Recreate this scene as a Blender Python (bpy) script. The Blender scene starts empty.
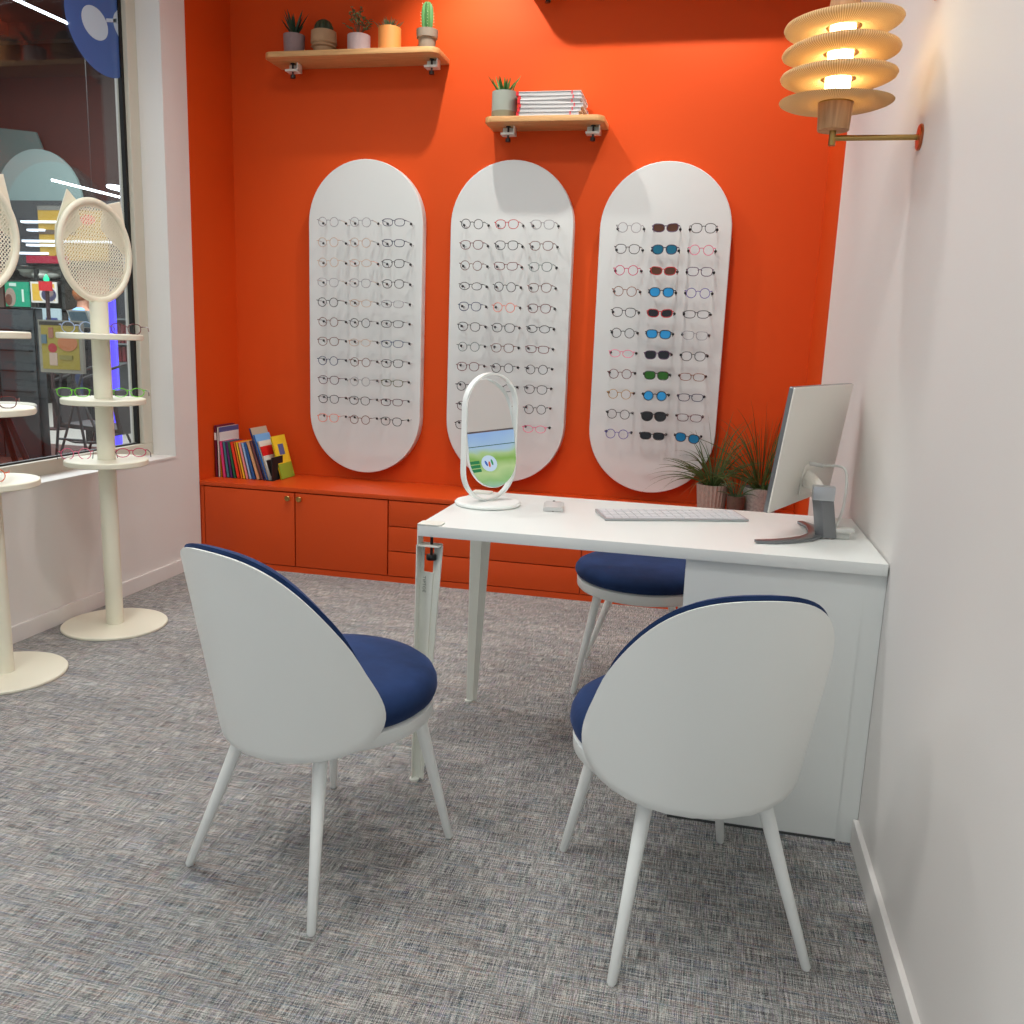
import bpy, bmesh, math, random
from mathutils import Vector, Matrix, noise
PI = math.pi
S = bpy.context.scene
COL = S.collection
rnd = random.Random(7)

# ------------------------------------------------------------------ materials
MATS = {}
def lin(c):
    return tuple((v/12.92 if v <= .04045 else ((v+.055)/1.055)**2.4) for v in c)
def pm(name, col, rough=.5, metal=0.0, noise_amt=0.0, nscale=30, bump=0.0, bscale=200, spec=.5, sheen=0.0, coat=0.0, emit=None, estr=0.0, trans=0.0, stretch=(1,1,1), srgb=True):
    if name in MATS: return MATS[name]
    m = bpy.data.materials.new(name); m.use_nodes = True
    nt = m.node_tree; b = nt.nodes['Principled BSDF']
    c = lin(col) if srgb else col
    b.inputs['Base Color'].default_value = (*c, 1)
    b.inputs['Roughness'].default_value = rough
    b.inputs['Metallic'].default_value = metal
    b.inputs['Specular IOR Level'].default_value = spec
    b.inputs['Coat Weight'].default_value = coat
    b.inputs['Transmission Weight'].default_value = trans
    if sheen:
        b.inputs['Sheen Weight'].default_value = sheen
        b.inputs['Sheen Roughness'].default_value = .35
        b.inputs['Sheen Tint'].default_value = (*[min(1, v*3+.15) for v in c], 1)
    if emit:
        b.inputs['Emission Color'].default_value = (*lin(emit), 1)
        b.inputs['Emission Strength'].default_value = estr
    if noise_amt or bump:
        tc = nt.nodes.new('ShaderNodeTexCoord'); mp = nt.nodes.new('ShaderNodeMapping')
        mp.inputs['Scale'].default_value = stretch
        nt.links.new(tc.outputs['Object'], mp.inputs['Vector'])
    if noise_amt:
        n = nt.nodes.new('ShaderNodeTexNoise'); n.inputs['Scale'].default_value = nscale; n.inputs['Detail'].default_value = 4
        nt.links.new(mp.outputs[0], n.inputs['Vector'])
        r = nt.nodes.new('ShaderNodeMixRGB'); r.blend_type = 'MIX'
        r.inputs[1].default_value = (*[v*(1-noise_amt) for v in c], 1)
        r.inputs[2].default_value = (*[min(1, v*(1+noise_amt)) for v in c], 1)
        nt.links.new(n.outputs['Fac'], r.inputs[0]); nt.links.new(r.outputs[0], b.inputs['Base Color'])
    if bump:
        n = nt.nodes.new('ShaderNodeTexNoise'); n.inputs['Scale'].default_value = bscale; n.inputs['Detail'].default_value = 3
        nt.links.new(mp.outputs[0], n.inputs['Vector'])
        bp = nt.nodes.new('ShaderNodeBump'); bp.inputs['Strength'].default_value = bump; bp.inputs['Distance'].default_value = .002
        nt.links.new(n.outputs['Fac'], bp.inputs['Height']); nt.links.new(bp.outputs[0], b.inputs['Normal'])
    MATS[name] = m
    return m
def emis(name, col, s):
    return pm(name, (0, 0, 0), .5, emit=col, estr=s)

def wood(name, base, dark, scale=(3, 40, 40), rough=.45):
    m = pm(name, base, rough); nt = m.node_tree; b = nt.nodes['Principled BSDF']
    tc = nt.nodes.new('ShaderNodeTexCoord'); mp = nt.nodes.new('ShaderNodeMapping'); mp.inputs['Scale'].default_value = scale
    n = nt.nodes.new('ShaderNodeTexNoise'); n.inputs['Scale'].default_value = 2.2; n.inputs['Detail'].default_value = 6; n.inputs['Distortion'].default_value = .6
    r = nt.nodes.new('ShaderNodeValToRGB'); r.color_ramp.elements[0].position = .35; r.color_ramp.elements[1].position = .65
    r.color_ramp.elements[0].color = (*lin(dark), 1); r.color_ramp.elements[1].color = (*lin(base), 1)
    nt.links.new(tc.outputs['Object'], mp.inputs[0]); nt.links.new(mp.outputs[0], n.inputs['Vector'])
    nt.links.new(n.outputs['Fac'], r.inputs[0]); nt.links.new(r.outputs[0], b.inputs['Base Color'])
    return m

def thin_glass(name, tint, refl, rough=0.0, dens=0.0, fresnel=True):
    m = bpy.data.materials.new(name); m.use_nodes = True; nt = m.node_tree; nt.nodes.clear()
    o = nt.nodes.new('ShaderNodeOutputMaterial'); t = nt.nodes.new('ShaderNodeBsdfTransparent'); g = nt.nodes.new('ShaderNodeBsdfGlossy')
    t.inputs[0].default_value = (*tint, 1); g.inputs['Roughness'].default_value = rough
    mx = nt.nodes.new('ShaderNodeMixShader')
    if fresnel:
        lw = nt.nodes.new('ShaderNodeLayerWeight'); lw.inputs[0].default_value = .5
        pw = nt.nodes.new('ShaderNodeMath'); pw.operation = 'POWER'; pw.inputs[1].default_value = 5
        mu = nt.nodes.new('ShaderNodeMath'); mu.operation = 'MULTIPLY_ADD'; mu.inputs[1].default_value = .96*refl; mu.inputs[2].default_value = .04*refl; mu.use_clamp = True
        nt.links.new(lw.outputs['Facing'], pw.inputs[0]); nt.links.new(pw.outputs[0], mu.inputs[0]); nt.links.new(mu.outputs[0], mx.inputs[0])
    else: mx.inputs[0].default_value = refl
    nt.links.new(t.outputs[0], mx.inputs[1]); nt.links.new(g.outputs[0], mx.inputs[2]); nt.links.new(mx.outputs[0], o.inputs[0])
    MATS[name] = m
    return m

M = {}
M['white_wall'] = pm('white_wall', (.88, .87, .855), .6, bump=.15, bscale=350)
M['orange'] = pm('orange_wall', (.82, .29, .07), .6, bump=.1, bscale=350, spec=.2)
M['orange_l'] = pm('orange_lacquer', (.80, .28, .07), .45, spec=.3)
M['beige_wall'] = pm('beige_wall', (.80, .78, .74), .7)
M['ceiling'] = pm('ceiling_white', (.86, .86, .85), .8)
M['white'] = pm('white_lacquer', (.945, .96, .945), .38)
M['white_board'] = pm('white_board', (.825, .845, .84), .45)
M['white_desk'] = pm('white_laminate', (.90, .915, .90), .35, bump=.03, bscale=500)
M['white_metal'] = pm('white_metal', (.90, .91, .87), .35)
M['cream'] = pm('cream_metal', (.91, .90, .82), .4)
M['velvet'] = pm('navy_velvet', (.12, .205, .365), .8, noise_amt=.65, nscale=11, sheen=.35, bump=.3, bscale=40, spec=.2)
M['black'] = pm('black_plastic', (.04, .04, .045), .35)
M['blackm'] = pm('black_matte', (.05, .05, .055), .7)
M['silver'] = pm('silver_plastic', (.72, .73, .74), .3, metal=.6)
M['grey_metal'] = pm('grey_metal', (.50, .51, .52), .3, metal=.7)
M['mon_back'] = pm('monitor_back', (.93, .915, .88), .4)
M['brass'] = pm('brass', (.68, .56, .34), .3, metal=1.0)
M['copper'] = pm('copper', (.72, .42, .28), .3, metal=1.0)
M['oak'] = wood('oak', (.84, .66, .44), (.76, .57, .36))
M['lampwood'] = wood('lamp_wood', (.82, .64, .46), (.70, .51, .34), (30, 30, 3))
M['mirror'] = pm('mirror_glass', (.92, .93, .93), .01, metal=1.0)
M['glass'] = thin_glass('window_glass', (.95, .97, .97), 1.0)
M['lens_clear'] = thin_glass('clear_lens', (.985, .985, .99), .6)
M['peg'] = pm('clear_acrylic_rod', (.85, .85, .86), .15)
M['frame_alu'] = pm('frame_beige', (.78, .76, .70), .4)
M['gasket'] = pm('gasket', (.03, .03, .03), .6)
M['wire'] = pm('cable_white', (.80, .80, .78), .5)

def carpet():
    m = bpy.data.materials.new('woven_carpet'); m.use_nodes = True; nt = m.node_tree; b = nt.nodes['Principled BSDF']
    b.inputs['Roughness'].default_value = .95; b.inputs['Specular IOR Level'].default_value = .15
    tc = nt.nodes.new('ShaderNodeTexCoord')
    def nz(sc, scale=1.0, detail=2, rgh=.6):
        mp = nt.nodes.new('ShaderNodeMapping'); mp.inputs['Scale'].default_value = sc
        mp.inputs['Rotation'].default_value = (0, 0, 0)
        nt.links.new(tc.outputs['Object'], mp.inputs[0])
        n = nt.nodes.new('ShaderNodeTexNoise'); n.inputs['Scale'].default_value = scale; n.inputs['Detail'].default_value = detail; n.inputs['Roughness'].default_value = rgh
        nt.links.new(mp.outputs[0], n.inputs['Vector']); return n
    def ramp(src, stops, interp='LINEAR'):
        r = nt.nodes.new('ShaderNodeValToRGB'); r.color_ramp.interpolation = interp
        e = r.color_ramp.elements
        while len(e) < len(stops): e.new(.5)
        for i, (p, c) in enumerate(stops): e[i].position = p; e[i].color = (*lin(c), 1)
        nt.links.new(src, r.inputs[0]); return r
    def mix(f, a, c, mode='MIX'):
        x = nt.nodes.new('ShaderNodeMixRGB'); x.blend_type = mode
        if isinstance(f, float): x.inputs[0].default_value = f
        else: nt.links.new(f, x.inputs[0])
        nt.links.new(a, x.inputs[1]); nt.links.new(c, x.inputs[2]); return x.outputs[0]
    STOPS = [(.31, (.16, .17, .22)), (.43, (.49, .48, .48)), (.50, (.71, .70, .68)), (.57, (.86, .845, .825)), (.69, (.96, .95, .93))]
    a = ramp(nz((13, 520, 1), detail=3).outputs['Fac'], STOPS)
    c = ramp(nz((520, 18, 1), detail=3).outputs['Fac'], STOPS)
    hue1 = ramp(nz((9, 160, 1), detail=1).outputs['Fac'], [(.36, (.45, .54, .66)), (.46, (.62, .62, .62)), (.56, (.62, .62, .62)), (.66, (.70, .56, .52))])
    hue2 = ramp(nz((160, 9, 1), detail=1).outputs['Fac'], [(.36, (.50, .60, .60)), (.46, (.62, .62, .62)), (.56, (.62, .62, .62)), (.66, (.63, .58, .66))])
    sel = ramp(nz((520, 520, 1), detail=0).outputs['Fac'], [(.47, (0, 0, 0)), (.53, (1, 1, 1))])
    base = mix(sel.outputs[0], a.outputs[0], c.outputs[0])
    hue = mix(sel.outputs[0], hue1.outputs[0], hue2.outputs[0])
    out = mix(.85, base, hue, 'OVERLAY')
    big = ramp(nz((1.6, 9, 1), detail=3).outputs['Fac'], [(.35, (.86, .875, .885)), (.65, (.97, .98, .98))])
    out = mix(.9, out, big.outputs[0], 'MULTIPLY')
    nt.links.new(out, b.inputs['Base Color'])
    bp = nt.nodes.new('ShaderNodeBump'); bp.inputs['Strength'].default_value = .5; bp.inputs['Distance'].default_value = .002
    nt.links.new(base, bp.inputs['Height']); nt.links.new(bp.outputs[0], b.inputs['Normal'])
    return m
M['carpet'] = carpet()

def woven(name, base, dark, emit_s=0.0):
    """pleated straw/paper weave: fine ribs running radially round a lamp disc, light passes through"""
    m = bpy.data.materials.new(name); m.use_nodes = True; nt = m.node_tree; nt.nodes.clear()
    o = nt.nodes.new('ShaderNodeOutputMaterial')
    tc = nt.nodes.new('ShaderNodeTexCoord'); sx = nt.nodes.new('ShaderNodeSeparateXYZ'); nt.links.new(tc.outputs['Object'], sx.inputs[0])
    at = nt.nodes.new('ShaderNodeMath'); at.operation = 'ARCTAN2'; nt.links.new(sx.outputs[1], at.inputs[0]); nt.links.new(sx.outputs[0], at.inputs[1])
    mu = nt.nodes.new('ShaderNodeMath'); mu.operation = 'MULTIPLY'; mu.inputs[1].default_value = 150; nt.links.new(at.outputs[0], mu.inputs[0])
    sn = nt.nodes.new('ShaderNodeMath'); sn.operation = 'SINE'; nt.links.new(mu.outputs[0], sn.inputs[0])
    mr = nt.nodes.new('ShaderNodeMapRange'); mr.inputs[1].default_value = -1; mr.inputs[2].default_value = 1; nt.links.new(sn.outputs[0], mr.inputs[0])
    r = nt.nodes.new('ShaderNodeMixRGB'); r.inputs[1].default_value = (*lin(dark), 1); r.inputs[2].default_value = (*lin(base), 1)
    nt.links.new(mr.outputs[0], r.inputs[0])
    d = nt.nodes.new('ShaderNodeBsdfDiffuse'); t = nt.nodes.new('ShaderNodeBsdfTranslucent'); mx = nt.nodes.new('ShaderNodeMixShader'); mx.inputs[0].default_value = .5
    bp = nt.nodes.new('ShaderNodeBump'); bp.inputs['Strength'].default_value = .6; bp.inputs['Distance'].default_value = .002
    nt.links.new(mr.outputs[0], bp.inputs['Height']); nt.links.new(bp.outputs[0], d.inputs['Normal'])
    nt.links.new(r.outputs[0], d.inputs[0]); nt.links.new(r.outputs[0], t.inputs[0])
    nt.links.new(d.outputs[0], mx.inputs[1]); nt.links.new(t.outputs[0], mx.inputs[2]); nt.links.new(mx.outputs[0], o.inputs[0])
    return m
M['weave'] = woven('straw_weave', (1.0, .93, .78), (.84, .71, .51))
M['weave2'] = woven('straw_weave_flat', (.95, .87, .73), (.80, .69, .52))

# ------------------------------------------------------------------ mesh builder
class MB:
    def __init__(s): s.bm = bmesh.new()
    def _add(s, vs, fs):
        v = [s.bm.verts.new(p) for p in vs]
        for f in fs:
            try: s.bm.faces.new([v[i] for i in f])
            except ValueError: pass
        return v
    def box(s, lo, hi, mat=None):
        x0, y0, z0 = lo; x1, y1, z1 = hi
        p = [(x0,y0,z0),(x1,y0,z0),(x1,y1,z0),(x0,y1,z0),(x0,y0,z1),(x1,y0,z1),(x1,y1,z1),(x0,y1,z1)]
        if mat is not None: p = [mat @ Vector(q) for q in p]
        s._add(p, [(0,3,2,1),(4,5,6,7),(0,1,5,4),(1,2,6,5),(2,3,7,6),(3,0,4,7)]); return s
    def tube(s, pts, r, seg=8, closed=False, flat=None):
        pts = [Vector(p) for p in pts]; n = len(pts)
        rr = r if isinstance(r, (list, tuple)) else [r]*n
        rings = []; up = None
        for i, p in enumerate(pts):
            if closed: t = pts[(i+1) % n] - pts[i-1]
            else: t = pts[min(i+1, n-1)] - pts[max(i-1, 0)]
            t.normalize()
            if up is None:
                a = Vector((0, 0, 1)) if abs(t.z) < .9 else Vector((1, 0, 0))
                up = (a - t*a.dot(t)).normalized()
            else: up = (up - t*up.dot(t)).normalized()
            sd = t.cross(up)
            fx, fy = flat if flat else (1, 1)
            rings.append([s.bm.verts.new(p + rr[i]*(up*math.cos(2*PI*k/seg)*fx + sd*math.sin(2*PI*k/seg)*fy)) for k in range(seg)])
        for i in range(n if closed else n-1):
            A, B = rings[i], rings[(i+1) % n]
            for k in range(seg): s.bm.faces.new((A[k], A[(k+1) % seg], B[(k+1) % seg], B[k]))
        if not closed:
            s.bm.faces.new(rings[0][::-1]); s.bm.faces.new(rings[-1])
        return s
    def lathe(s, prof, seg=32, c=(0, 0, 0), fn=None):
        rings = []
        for r, z in prof:
            if r < 1e-6: rings.append([s.bm.verts.new((c[0], c[1], c[2]+z))])
            else: rings.append([s.bm.verts.new((c[0]+r*math.cos(2*PI*k/seg), c[1]+r*math.sin(2*PI*k/seg), c[2]+z)) for k in range(seg)])
        for A, B in zip(rings, rings[1:]):
            for k in range(seg):
                k2 = (k+1) % seg
                if len(A) == 1 and len(B) == 1: continue
                if len(A) == 1: s.bm.faces.new((A[0], B[k2], B[k])) if False else s.bm.faces.new((A[0], B[k], B[k2]))
                elif len(B) == 1: s.bm.faces.new((A[k], B[0], A[k2]))
                else: s.bm.faces.new((A[k], B[k], B[k2], A[k2]))
        if len(rings[0]) > 1 and len(rings[-1]) > 1 and prof[0] != prof[-1]:
            s.bm.faces.new(rings[0]); s.bm.faces.new(rings[-1][::-1])
        return s
    def prism(s, poly, axis, a, b, mat=None):
        """poly: 2D outline; axis x/y/z: extruded from a to b"""
        def P(u, v, w):
            q = {'x': (w, u, v), 'y': (u, w, v), 'z': (u, v, w)}[axis]
            return mat @ Vector(q) if mat is not None else q
        A = [s.bm.verts.new(P(u, v, a)) for u, v in poly]; B = [s.bm.verts.new(P(u, v, b)) for u, v in poly]
        n = len(poly)
        s.bm.faces.new(A); s.bm.faces.new(B[::-1])
        for i in range(n): s.bm.faces.new((A[i], B[i], B[(i+1) % n], A[(i+1) % n]))
        return s
    def ball(s, c, r, seg=10, rings=6, sc=(1, 1, 1)):
        prof = [(0, -1)]+[(math.sin(PI*i/rings), -math.cos(PI*i/rings)) for i in range(1, rings)]+[(0, 1)]
        R = []
        for a, z in prof:
            if a < 1e-6: R.append([s.bm.verts.new((c[0], c[1], c[2]+r*z*sc[2]))])
            else: R.append([s.bm.verts.new((c[0]+r*a*sc[0]*math.cos(2*PI*k/seg), c[1]+r*a*sc[1]*math.sin(2*PI*k/seg), c[2]+r*z*sc[2])) for k in range(seg)])
        for A, B in zip(R, R[1:]):
            for k in range(seg):
                k2 = (k+1) % seg
                if len(A) == 1: s.bm.faces.new((A[0], B[k], B[k2]))
                elif len(B) == 1: s.bm.faces.new((A[k], B[0], A[k2]))
                else: s.bm.faces.new((A[k], B[k], B[k2], A[k2]))
        return s
    def leaf(s, base, d, up, L, w, droop=0.0, n=7, fold=.25, twist=0.0):
        """one blade: a thin folded strip with thickness from base along d, drooping"""
        base = Vector(base); d = Vector(d).normalized(); p = base.copy(); cur = d.copy()
        side = cur.cross(Vector(up)); side = side.normalized() if side.length > 1e-4 else Vector((1, 0, 0))
        rows = []
        for i in range(n+1):
            t = i/n; ww = w*math.sin(PI*min(1, .25+.75*t))**.7 if t < 1 else 0.0005
            nn = side.cross(cur).normalized()
            rows.append([s.bm.verts.new(p-side*ww), s.bm.verts.new(p-nn*ww*fold), s.bm.verts.new(p+side*ww), s.bm.verts.new(p+nn*ww*(fold+.25)*.5)])
            cur = (cur + Vector((0, 0, -droop/n))).normalized(); p = p+cur*L/n
        for A, B in zip(rows, rows[1:]):
            for k in range(4): s.bm.faces.new((A[k], A[(k+1) % 4], B[(k+1) % 4], B[k]))
        return s
    def move(s, mat):
        bmesh.ops.transform(s.bm, matrix=mat, verts=s.bm.verts); return s
    def build(s, name, mat, parent=None, smooth=True, bevel=0.0, loc=None, seg=2, angle=.7, kind=None, label=None):
        bm = s.bm
        bmesh.ops.recalc_face_normals(bm, faces=bm.faces)
        if bevel:
            es = [e for e in bm.edges if len(e.link_faces) == 2 and e.calc_face_angle(0) > .5]
            if es: bmesh.ops.bevel(bm, geom=es, offset=bevel, segments=seg, affect='EDGES', profile=.6, clamp_overlap=True)
        for f in bm.faces: f.smooth = smooth
        for e in bm.edges:
            if len(e.link_faces) == 2 and e.calc_face_angle(0) > angle: e.smooth = False
        me = bpy.data.meshes.new(name); bm.to_mesh(me); bm.free()
        me.materials.append(M[mat] if isinstance(mat, str) else mat)
        o = bpy.data.objects.new(name, me); COL.objects.link(o)
        if parent: o.parent = parent
        if loc: o.location = loc
        if kind: o['kind'] = kind
        if label: o['label'] = label
        return o

def thing(name, label, cat, loc=(0, 0, 0), rz=0, group=None):
    o = bpy.data.objects.new(name, None); COL.objects.link(o); o.empty_display_size = .05
    o.location = loc; o.rotation_euler = (0, 0, rz); o['label'] = label; o['category'] = cat
    if group: o['group'] = group
    return o
def tag(o, label, cat, group=None, kind=None):
    o['label'] = label; o['category'] = cat
    if group: o['group'] = group
    if kind: o['kind'] = kind
    return o
def struct(mb, name, mat, **k): return mb.build(name, mat, kind='structure', smooth=False, **k)
def kids(o): return [c for c in o.children]
def dup(root, loc, rz=0, label=None, group=None):
    r = root.copy(); COL.objects.link(r); r.location = loc; r.rotation_euler = (0, 0, rz)
    if label: r['label'] = label
    if group: r['group'] = group
    for ch in kids(root):
        c = ch.copy(); COL.objects.link(c); c.parent = r
        for g in kids(ch):
            d = g.copy(); COL.objects.link(d); d.parent = c
    return r
def stadium(w, h, n=24):
    r = w/2; pts = []
    for i in range(n+1): a = PI*i/n; pts.append((r*math.cos(a), h/2-r+r*math.sin(a)))
    for i in range(n+1): a = PI+PI*i/n; pts.append((r*math.cos(a), -h/2+r+r*math.sin(a)))
    return pts
def rrect(x0, y0, x1, y1, r, n=6, corners=(1, 1, 1, 1)):
    pts = []
    for (cx, cy, a0, on) in ((x1-r, y1-r, 0, corners[0]), (x0+r, y1-r, 90, corners[1]), (x0+r, y0+r, 180, corners[2]), (x1-r, y0+r, 270, corners[3])):
        if on:
            for i in range(n+1): a = math.radians(a0+90*i/n); pts.append((cx+r*math.cos(a), cy+r*math.sin(a)))
        else:
            pts.append((x1 if a0 in (0, 270) else x0, y1 if a0 in (0, 90) else y0))
    return pts

# ------------------------------------------------------------------ camera
F, YAW, PITCH, ROLL = 878.64, .2148, -.1922, .0373
fw = Vector((-math.sin(YAW)*math.cos(PITCH), math.cos(YAW)*math.cos(PITCH), math.sin(PITCH)))
rt = fw.cross(Vector((0, 0, 1))).normalized(); up = rt.cross(fw)
R_ = rt*math.cos(ROLL)+up*math.sin(ROLL); U_ = -rt*math.sin(ROLL)+up*math.cos(ROLL)
cam = bpy.data.cameras.new('camera'); cam.sensor_width = 36; cam.lens = 36*F/1024; cam.clip_start = .02; cam.clip_end = 200
co = bpy.data.objects.new('camera', cam); COL.objects.link(co)
co.matrix_world = Matrix(((R_.x, U_.x, -fw.x, -.4518), (R_.y, U_.y, -fw.y, 0), (R_.z, U_.z, -fw.z, 1.2308), (0, 0, 0, 1)))
S.camera = co

# ------------------------------------------------------------------ room
XL, YC, YB, CZ, YF = -3.035, 4.10, 4.52, 3.30, -1.7
struct(MB().box((XL-.02, YF-.2, -.1), (.02, YC+.44, 0)), 'floor', 'carpet')
struct(MB().box((XL-.25, YF-.2, CZ), (.25, YB+.2, CZ+.1)), 'ceiling', 'ceiling')
struct(MB().box((XL-.25, YB, 0), (.25, YB+.12, CZ)), 'wall_back', 'orange')
struct(MB().box((0, YF-.2, 0), (.25, YC-.19, CZ)), 'wall_right', 'white_wall')
struct(MB().box((0, YC-.19, 0), (.25, YB, CZ)), 'wall_right_return', 'orange')
struct(MB().box((XL-.25, YC, 0), (XL, YB, CZ)), 'wall_left_return', 'orange')
struct(MB().box((XL-.25, YF-.2, 0), (XL, YC, .595)).box((XL-.25, YF-.2, .595), (XL, .9, CZ)).box((XL-.25, 3.9, .595), (XL, YC, CZ)).box((XL-.25, .9, 2.95), (XL, 3.9, CZ)), 'wall_left', 'white_wall')
struct(MB().box((XL, YF, 0), (XL+.014, YC, .07)), 'baseboard_left', 'white_wall', bevel=.003)
struct(MB().box((-.014, YF, 0), (0, 2.195, .07)).box((-.014, 2.80, 0), (0, YC-.19, .07)), 'baseboard_right', 'white_wall', bevel=.003)
# window: sill, frame, gasket, pane
struct(MB().box((XL-.13, .9, .595), (XL+.004, 3.9, .605)), 'trim_1', 'white_wall')
GX = XL-.16
wf = struct(MB().box((GX-.03, .9, .60), (GX+.035, 3.9, .665)).box((GX-.03, .9, 2.88), (GX+.035, 3.9, 2.95)).box((GX-.03, 3.83, .665), (GX+.035, 3.9, 2.88)).box((GX-.03, .9, .665), (GX+.035, .97, 2.88)), 'window_1', 'frame_alu', bevel=.004)
MB().box((GX-.008, .97, .665), (GX+.012, .985, 2.88)).box((GX-.008, 3.812, .665), (GX+.012, 3.83, 2.88)).box((GX-.008, .97, .665), (GX+.012, 3.83, .672)).build('gasket', 'gasket', wf, smooth=False)
MB().box((GX-.003, .98, .67), (GX+.003, 3.82, 2.88)).build('glass_pane', 'glass', wf, smooth=False)

# ------------------------------------------------------------------ window sticker with a pair of spectacles
def arc_clip(cy, cz, r, ymax, n=64):
    return [(min(cy+r*math.cos(2*PI*i/n), ymax), cz+r*math.sin(2*PI*i/n)) for i in range(n) if cy+r*math.cos(2*PI*i/n) <= ymax+.02]
def sticker_mat(name, col, alpha):
    m = bpy.data.materials.new(name); m.use_nodes = True; nt = m.node_tree; b = nt.nodes['Principled BSDF']
    b.inputs['Base Color'].default_value = (*lin(col), 1); b.inputs['Roughness'].default_value = .5; b.inputs['Alpha'].default_value = alpha
    M[name] = m
sticker_mat('sticker_blue', (.26, .40, .66), .78); sticker_mat('sticker_white', (.72, .80, .86), .95)
stk = thing('window_sticker', 'round translucent blue sticker with a white spectacles symbol on the window glass', 'sticker', (GX+.0035, 3.74, 2.34))
MB().prism([(min(3.71+.243*math.cos(2*PI*i/64), 3.812)-3.74, 2.53+.205*math.sin(2*PI*i/64)-2.34) for i in range(64)], 'x', 0, .0008).build('backing', 'sticker_blue', stk, smooth=False)
ic = MB()
ic.prism([(3.655+.086*math.cos(2*PI*i/32)-3.74, 2.524+.066*math.sin(2*PI*i/32)-2.34) for i in range(32)], 'x', .0009, .0014)
ic.prism([(-.008, 2.553-2.34), (.064, 2.575-2.34), (.064, 2.590-2.34), (-.008, 2.568-2.34)], 'x', .0009, .0014)
ic.prism([(min(3.866+.086*math.cos(2*PI*i/32), 3.812)-3.74, 2.575+.066*math.sin(2*PI*i/32)-2.34) for i in range(10, 23)], 'x', .0009, .0014)
ic.build('spectacles_symbol', 'sticker_white', stk, smooth=False)

# ------------------------------------------------------------------ storage bench
bn = thing('storage_bench', 'long orange storage bench with doors and drawers along the orange wall', 'cabinet', (-1.52, 4.12, 0))
def L(x, y, z, o=(-1.52, 4.12, 0)): return (x-o[0], y-o[1], z-o[2])
def bxl(mb, lo, hi, o=(-1.52, 4.12, 0)): return mb.box(L(*lo, o), L(*hi, o))
b_ = MB(); bxl(b_, (-3.03, 4.125, 0), (-.005, YB-.002, .425)); bxl(b_, (-3.03, 4.103, 0), (-3.012, 4.125, .425)); bxl(b_, (-3.012, 4.105, 0), (-.005, 4.125, .03))
b_.build('carcass', 'orange_l', bn, smooth=False)
bxl(MB(), (-3.033, 4.098, .428), (-.002, YB-.002, .45)).build('bench_top', 'orange_l', bn, bevel=.002)
def door(x0, x1, kx):
    d = bxl(MB(), (x0, 4.102, .034), (x1, 4.1245, .422)).build('door', 'orange_l', bn, bevel=.0015)
    if kx:
        kb = MB().lathe([(0, .0), (.006, .0), (.006, .012), (.014, .016), (.015, .022), (.012, .026), (0, .026)], 20)
        kb.move(Matrix.Translation(L(kx, 4.102, .395)) @ Matrix.Rotation(PI/2, 4, 'X'))
        kb.build('knob', 'brass', d)
door(-3.008, -2.496, -2.525); door(-2.489, -1.988, -2.462)
door(-.993, -.5, None); door(-.496, -.01, None)
for z0, z1 in ((.034, .160), (.165, .289), (.294, .422)):
    bxl(MB(), (-1.981, 4.102, z0), (-.999, 4.1245, z1)).build('drawer', 'orange_l', bn, bevel=.0015)

# ------------------------------------------------------------------ books and magazines on the bench
GB = 'books standing on the orange bench'
def book(x, w, h, depth, col, label, lean=.10, y=4.245, spine2=None, cover=None, pages=True, name='book', cat='book'):
    c = pm('book_%d_%d_%d' % tuple(int(v*99) for v in col), col, .45)
    t = thing(name, label, cat, (x, y, .451), 0, GB)
    w *= .86; t.rotation_euler = (0, -lean, 0)
    MB().box((0, 0, 0), (w, .003, h)).box((0, 0, 0), (.0018, depth, h)).box((w-.0018, 0, 0), (w, depth, h)).build('cover', c, t, smooth=False)
    MB().box((.0019, .004, .003), (w-.0019, depth-.003, h-.003)).build('pages', pm('paper', (.88, .86, .80), .8), t, smooth=False)
    if spine2:
        cc = pm('book_%d_%d_%d' % tuple(int(v*99) for v in spine2), spine2, .45)
        MB().box((.001, -.0006, h*.72), (w-.001, 0, h*.86)).build('spine_band', cc, t, smooth=False)
    return t
bk = [ # x, w, h, depth, colour, band, label
 (-3.026, .016, .245, .19, (.42, .10, .20), (.9, .9, .88), 'tallest dark red spined book at the left end of the row'),
 (-2.982, .020, .172, .15, (.85, .25, .50), None, 'slim pink spined book near the left end of the row on the orange bench'),
 (-2.959, .018, .172, .15, (.25, .50, .55), None, 'teal spined book standing between the pink and the purple book'),
 (-2.939, .018, .172, .15, (.33, .15, .42), None, 'purple spined book standing between the teal and the green book'),
 (-2.919, .017, .172, .15, (.13, .42, .28), None, 'dark green spined book standing between the purple and the red book'),
 (-2.900, .022, .174, .15, (.88, .22, .10), None, 'bright red spined book standing between the green and the orange book'),
 (-2.876, .012, .174, .15, (.93, .52, .12), None, 'thin orange spined book standing between the red and the yellow book'),
 (-2.862, .014, .174, .15, (.95, .78, .18), None, 'yellow spined book in the middle of the colourful row on the bench'),
 (-2.846, .018, .174, .15, (.88, .55, .55), None, 'salmon pink spined book standing to the right of the yellow book'),
 (-2.826, .016, .174, .15, (.62, .75, .88), None, 'pale blue spined book standing to the right of the salmon pink book'),
 (-2.808, .022, .178, .15, (.10, .33, .58), None, 'strong blue spined book standing to the right of the pale blue book'),
 (-2.783, .022, .185, .15, (.80, .62, .45), None, 'tan spined book leaning in the row, right of the strong blue book'),
 (-2.758, .018, .190, .16, (.40, .22, .24), None, 'brown spined book leaning in the row, right of the tan book'),
]
LEANS = [.012, .09, .115, .14, .17, .19, .205, .215, .22, .23, .26, .285, .30]
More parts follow.
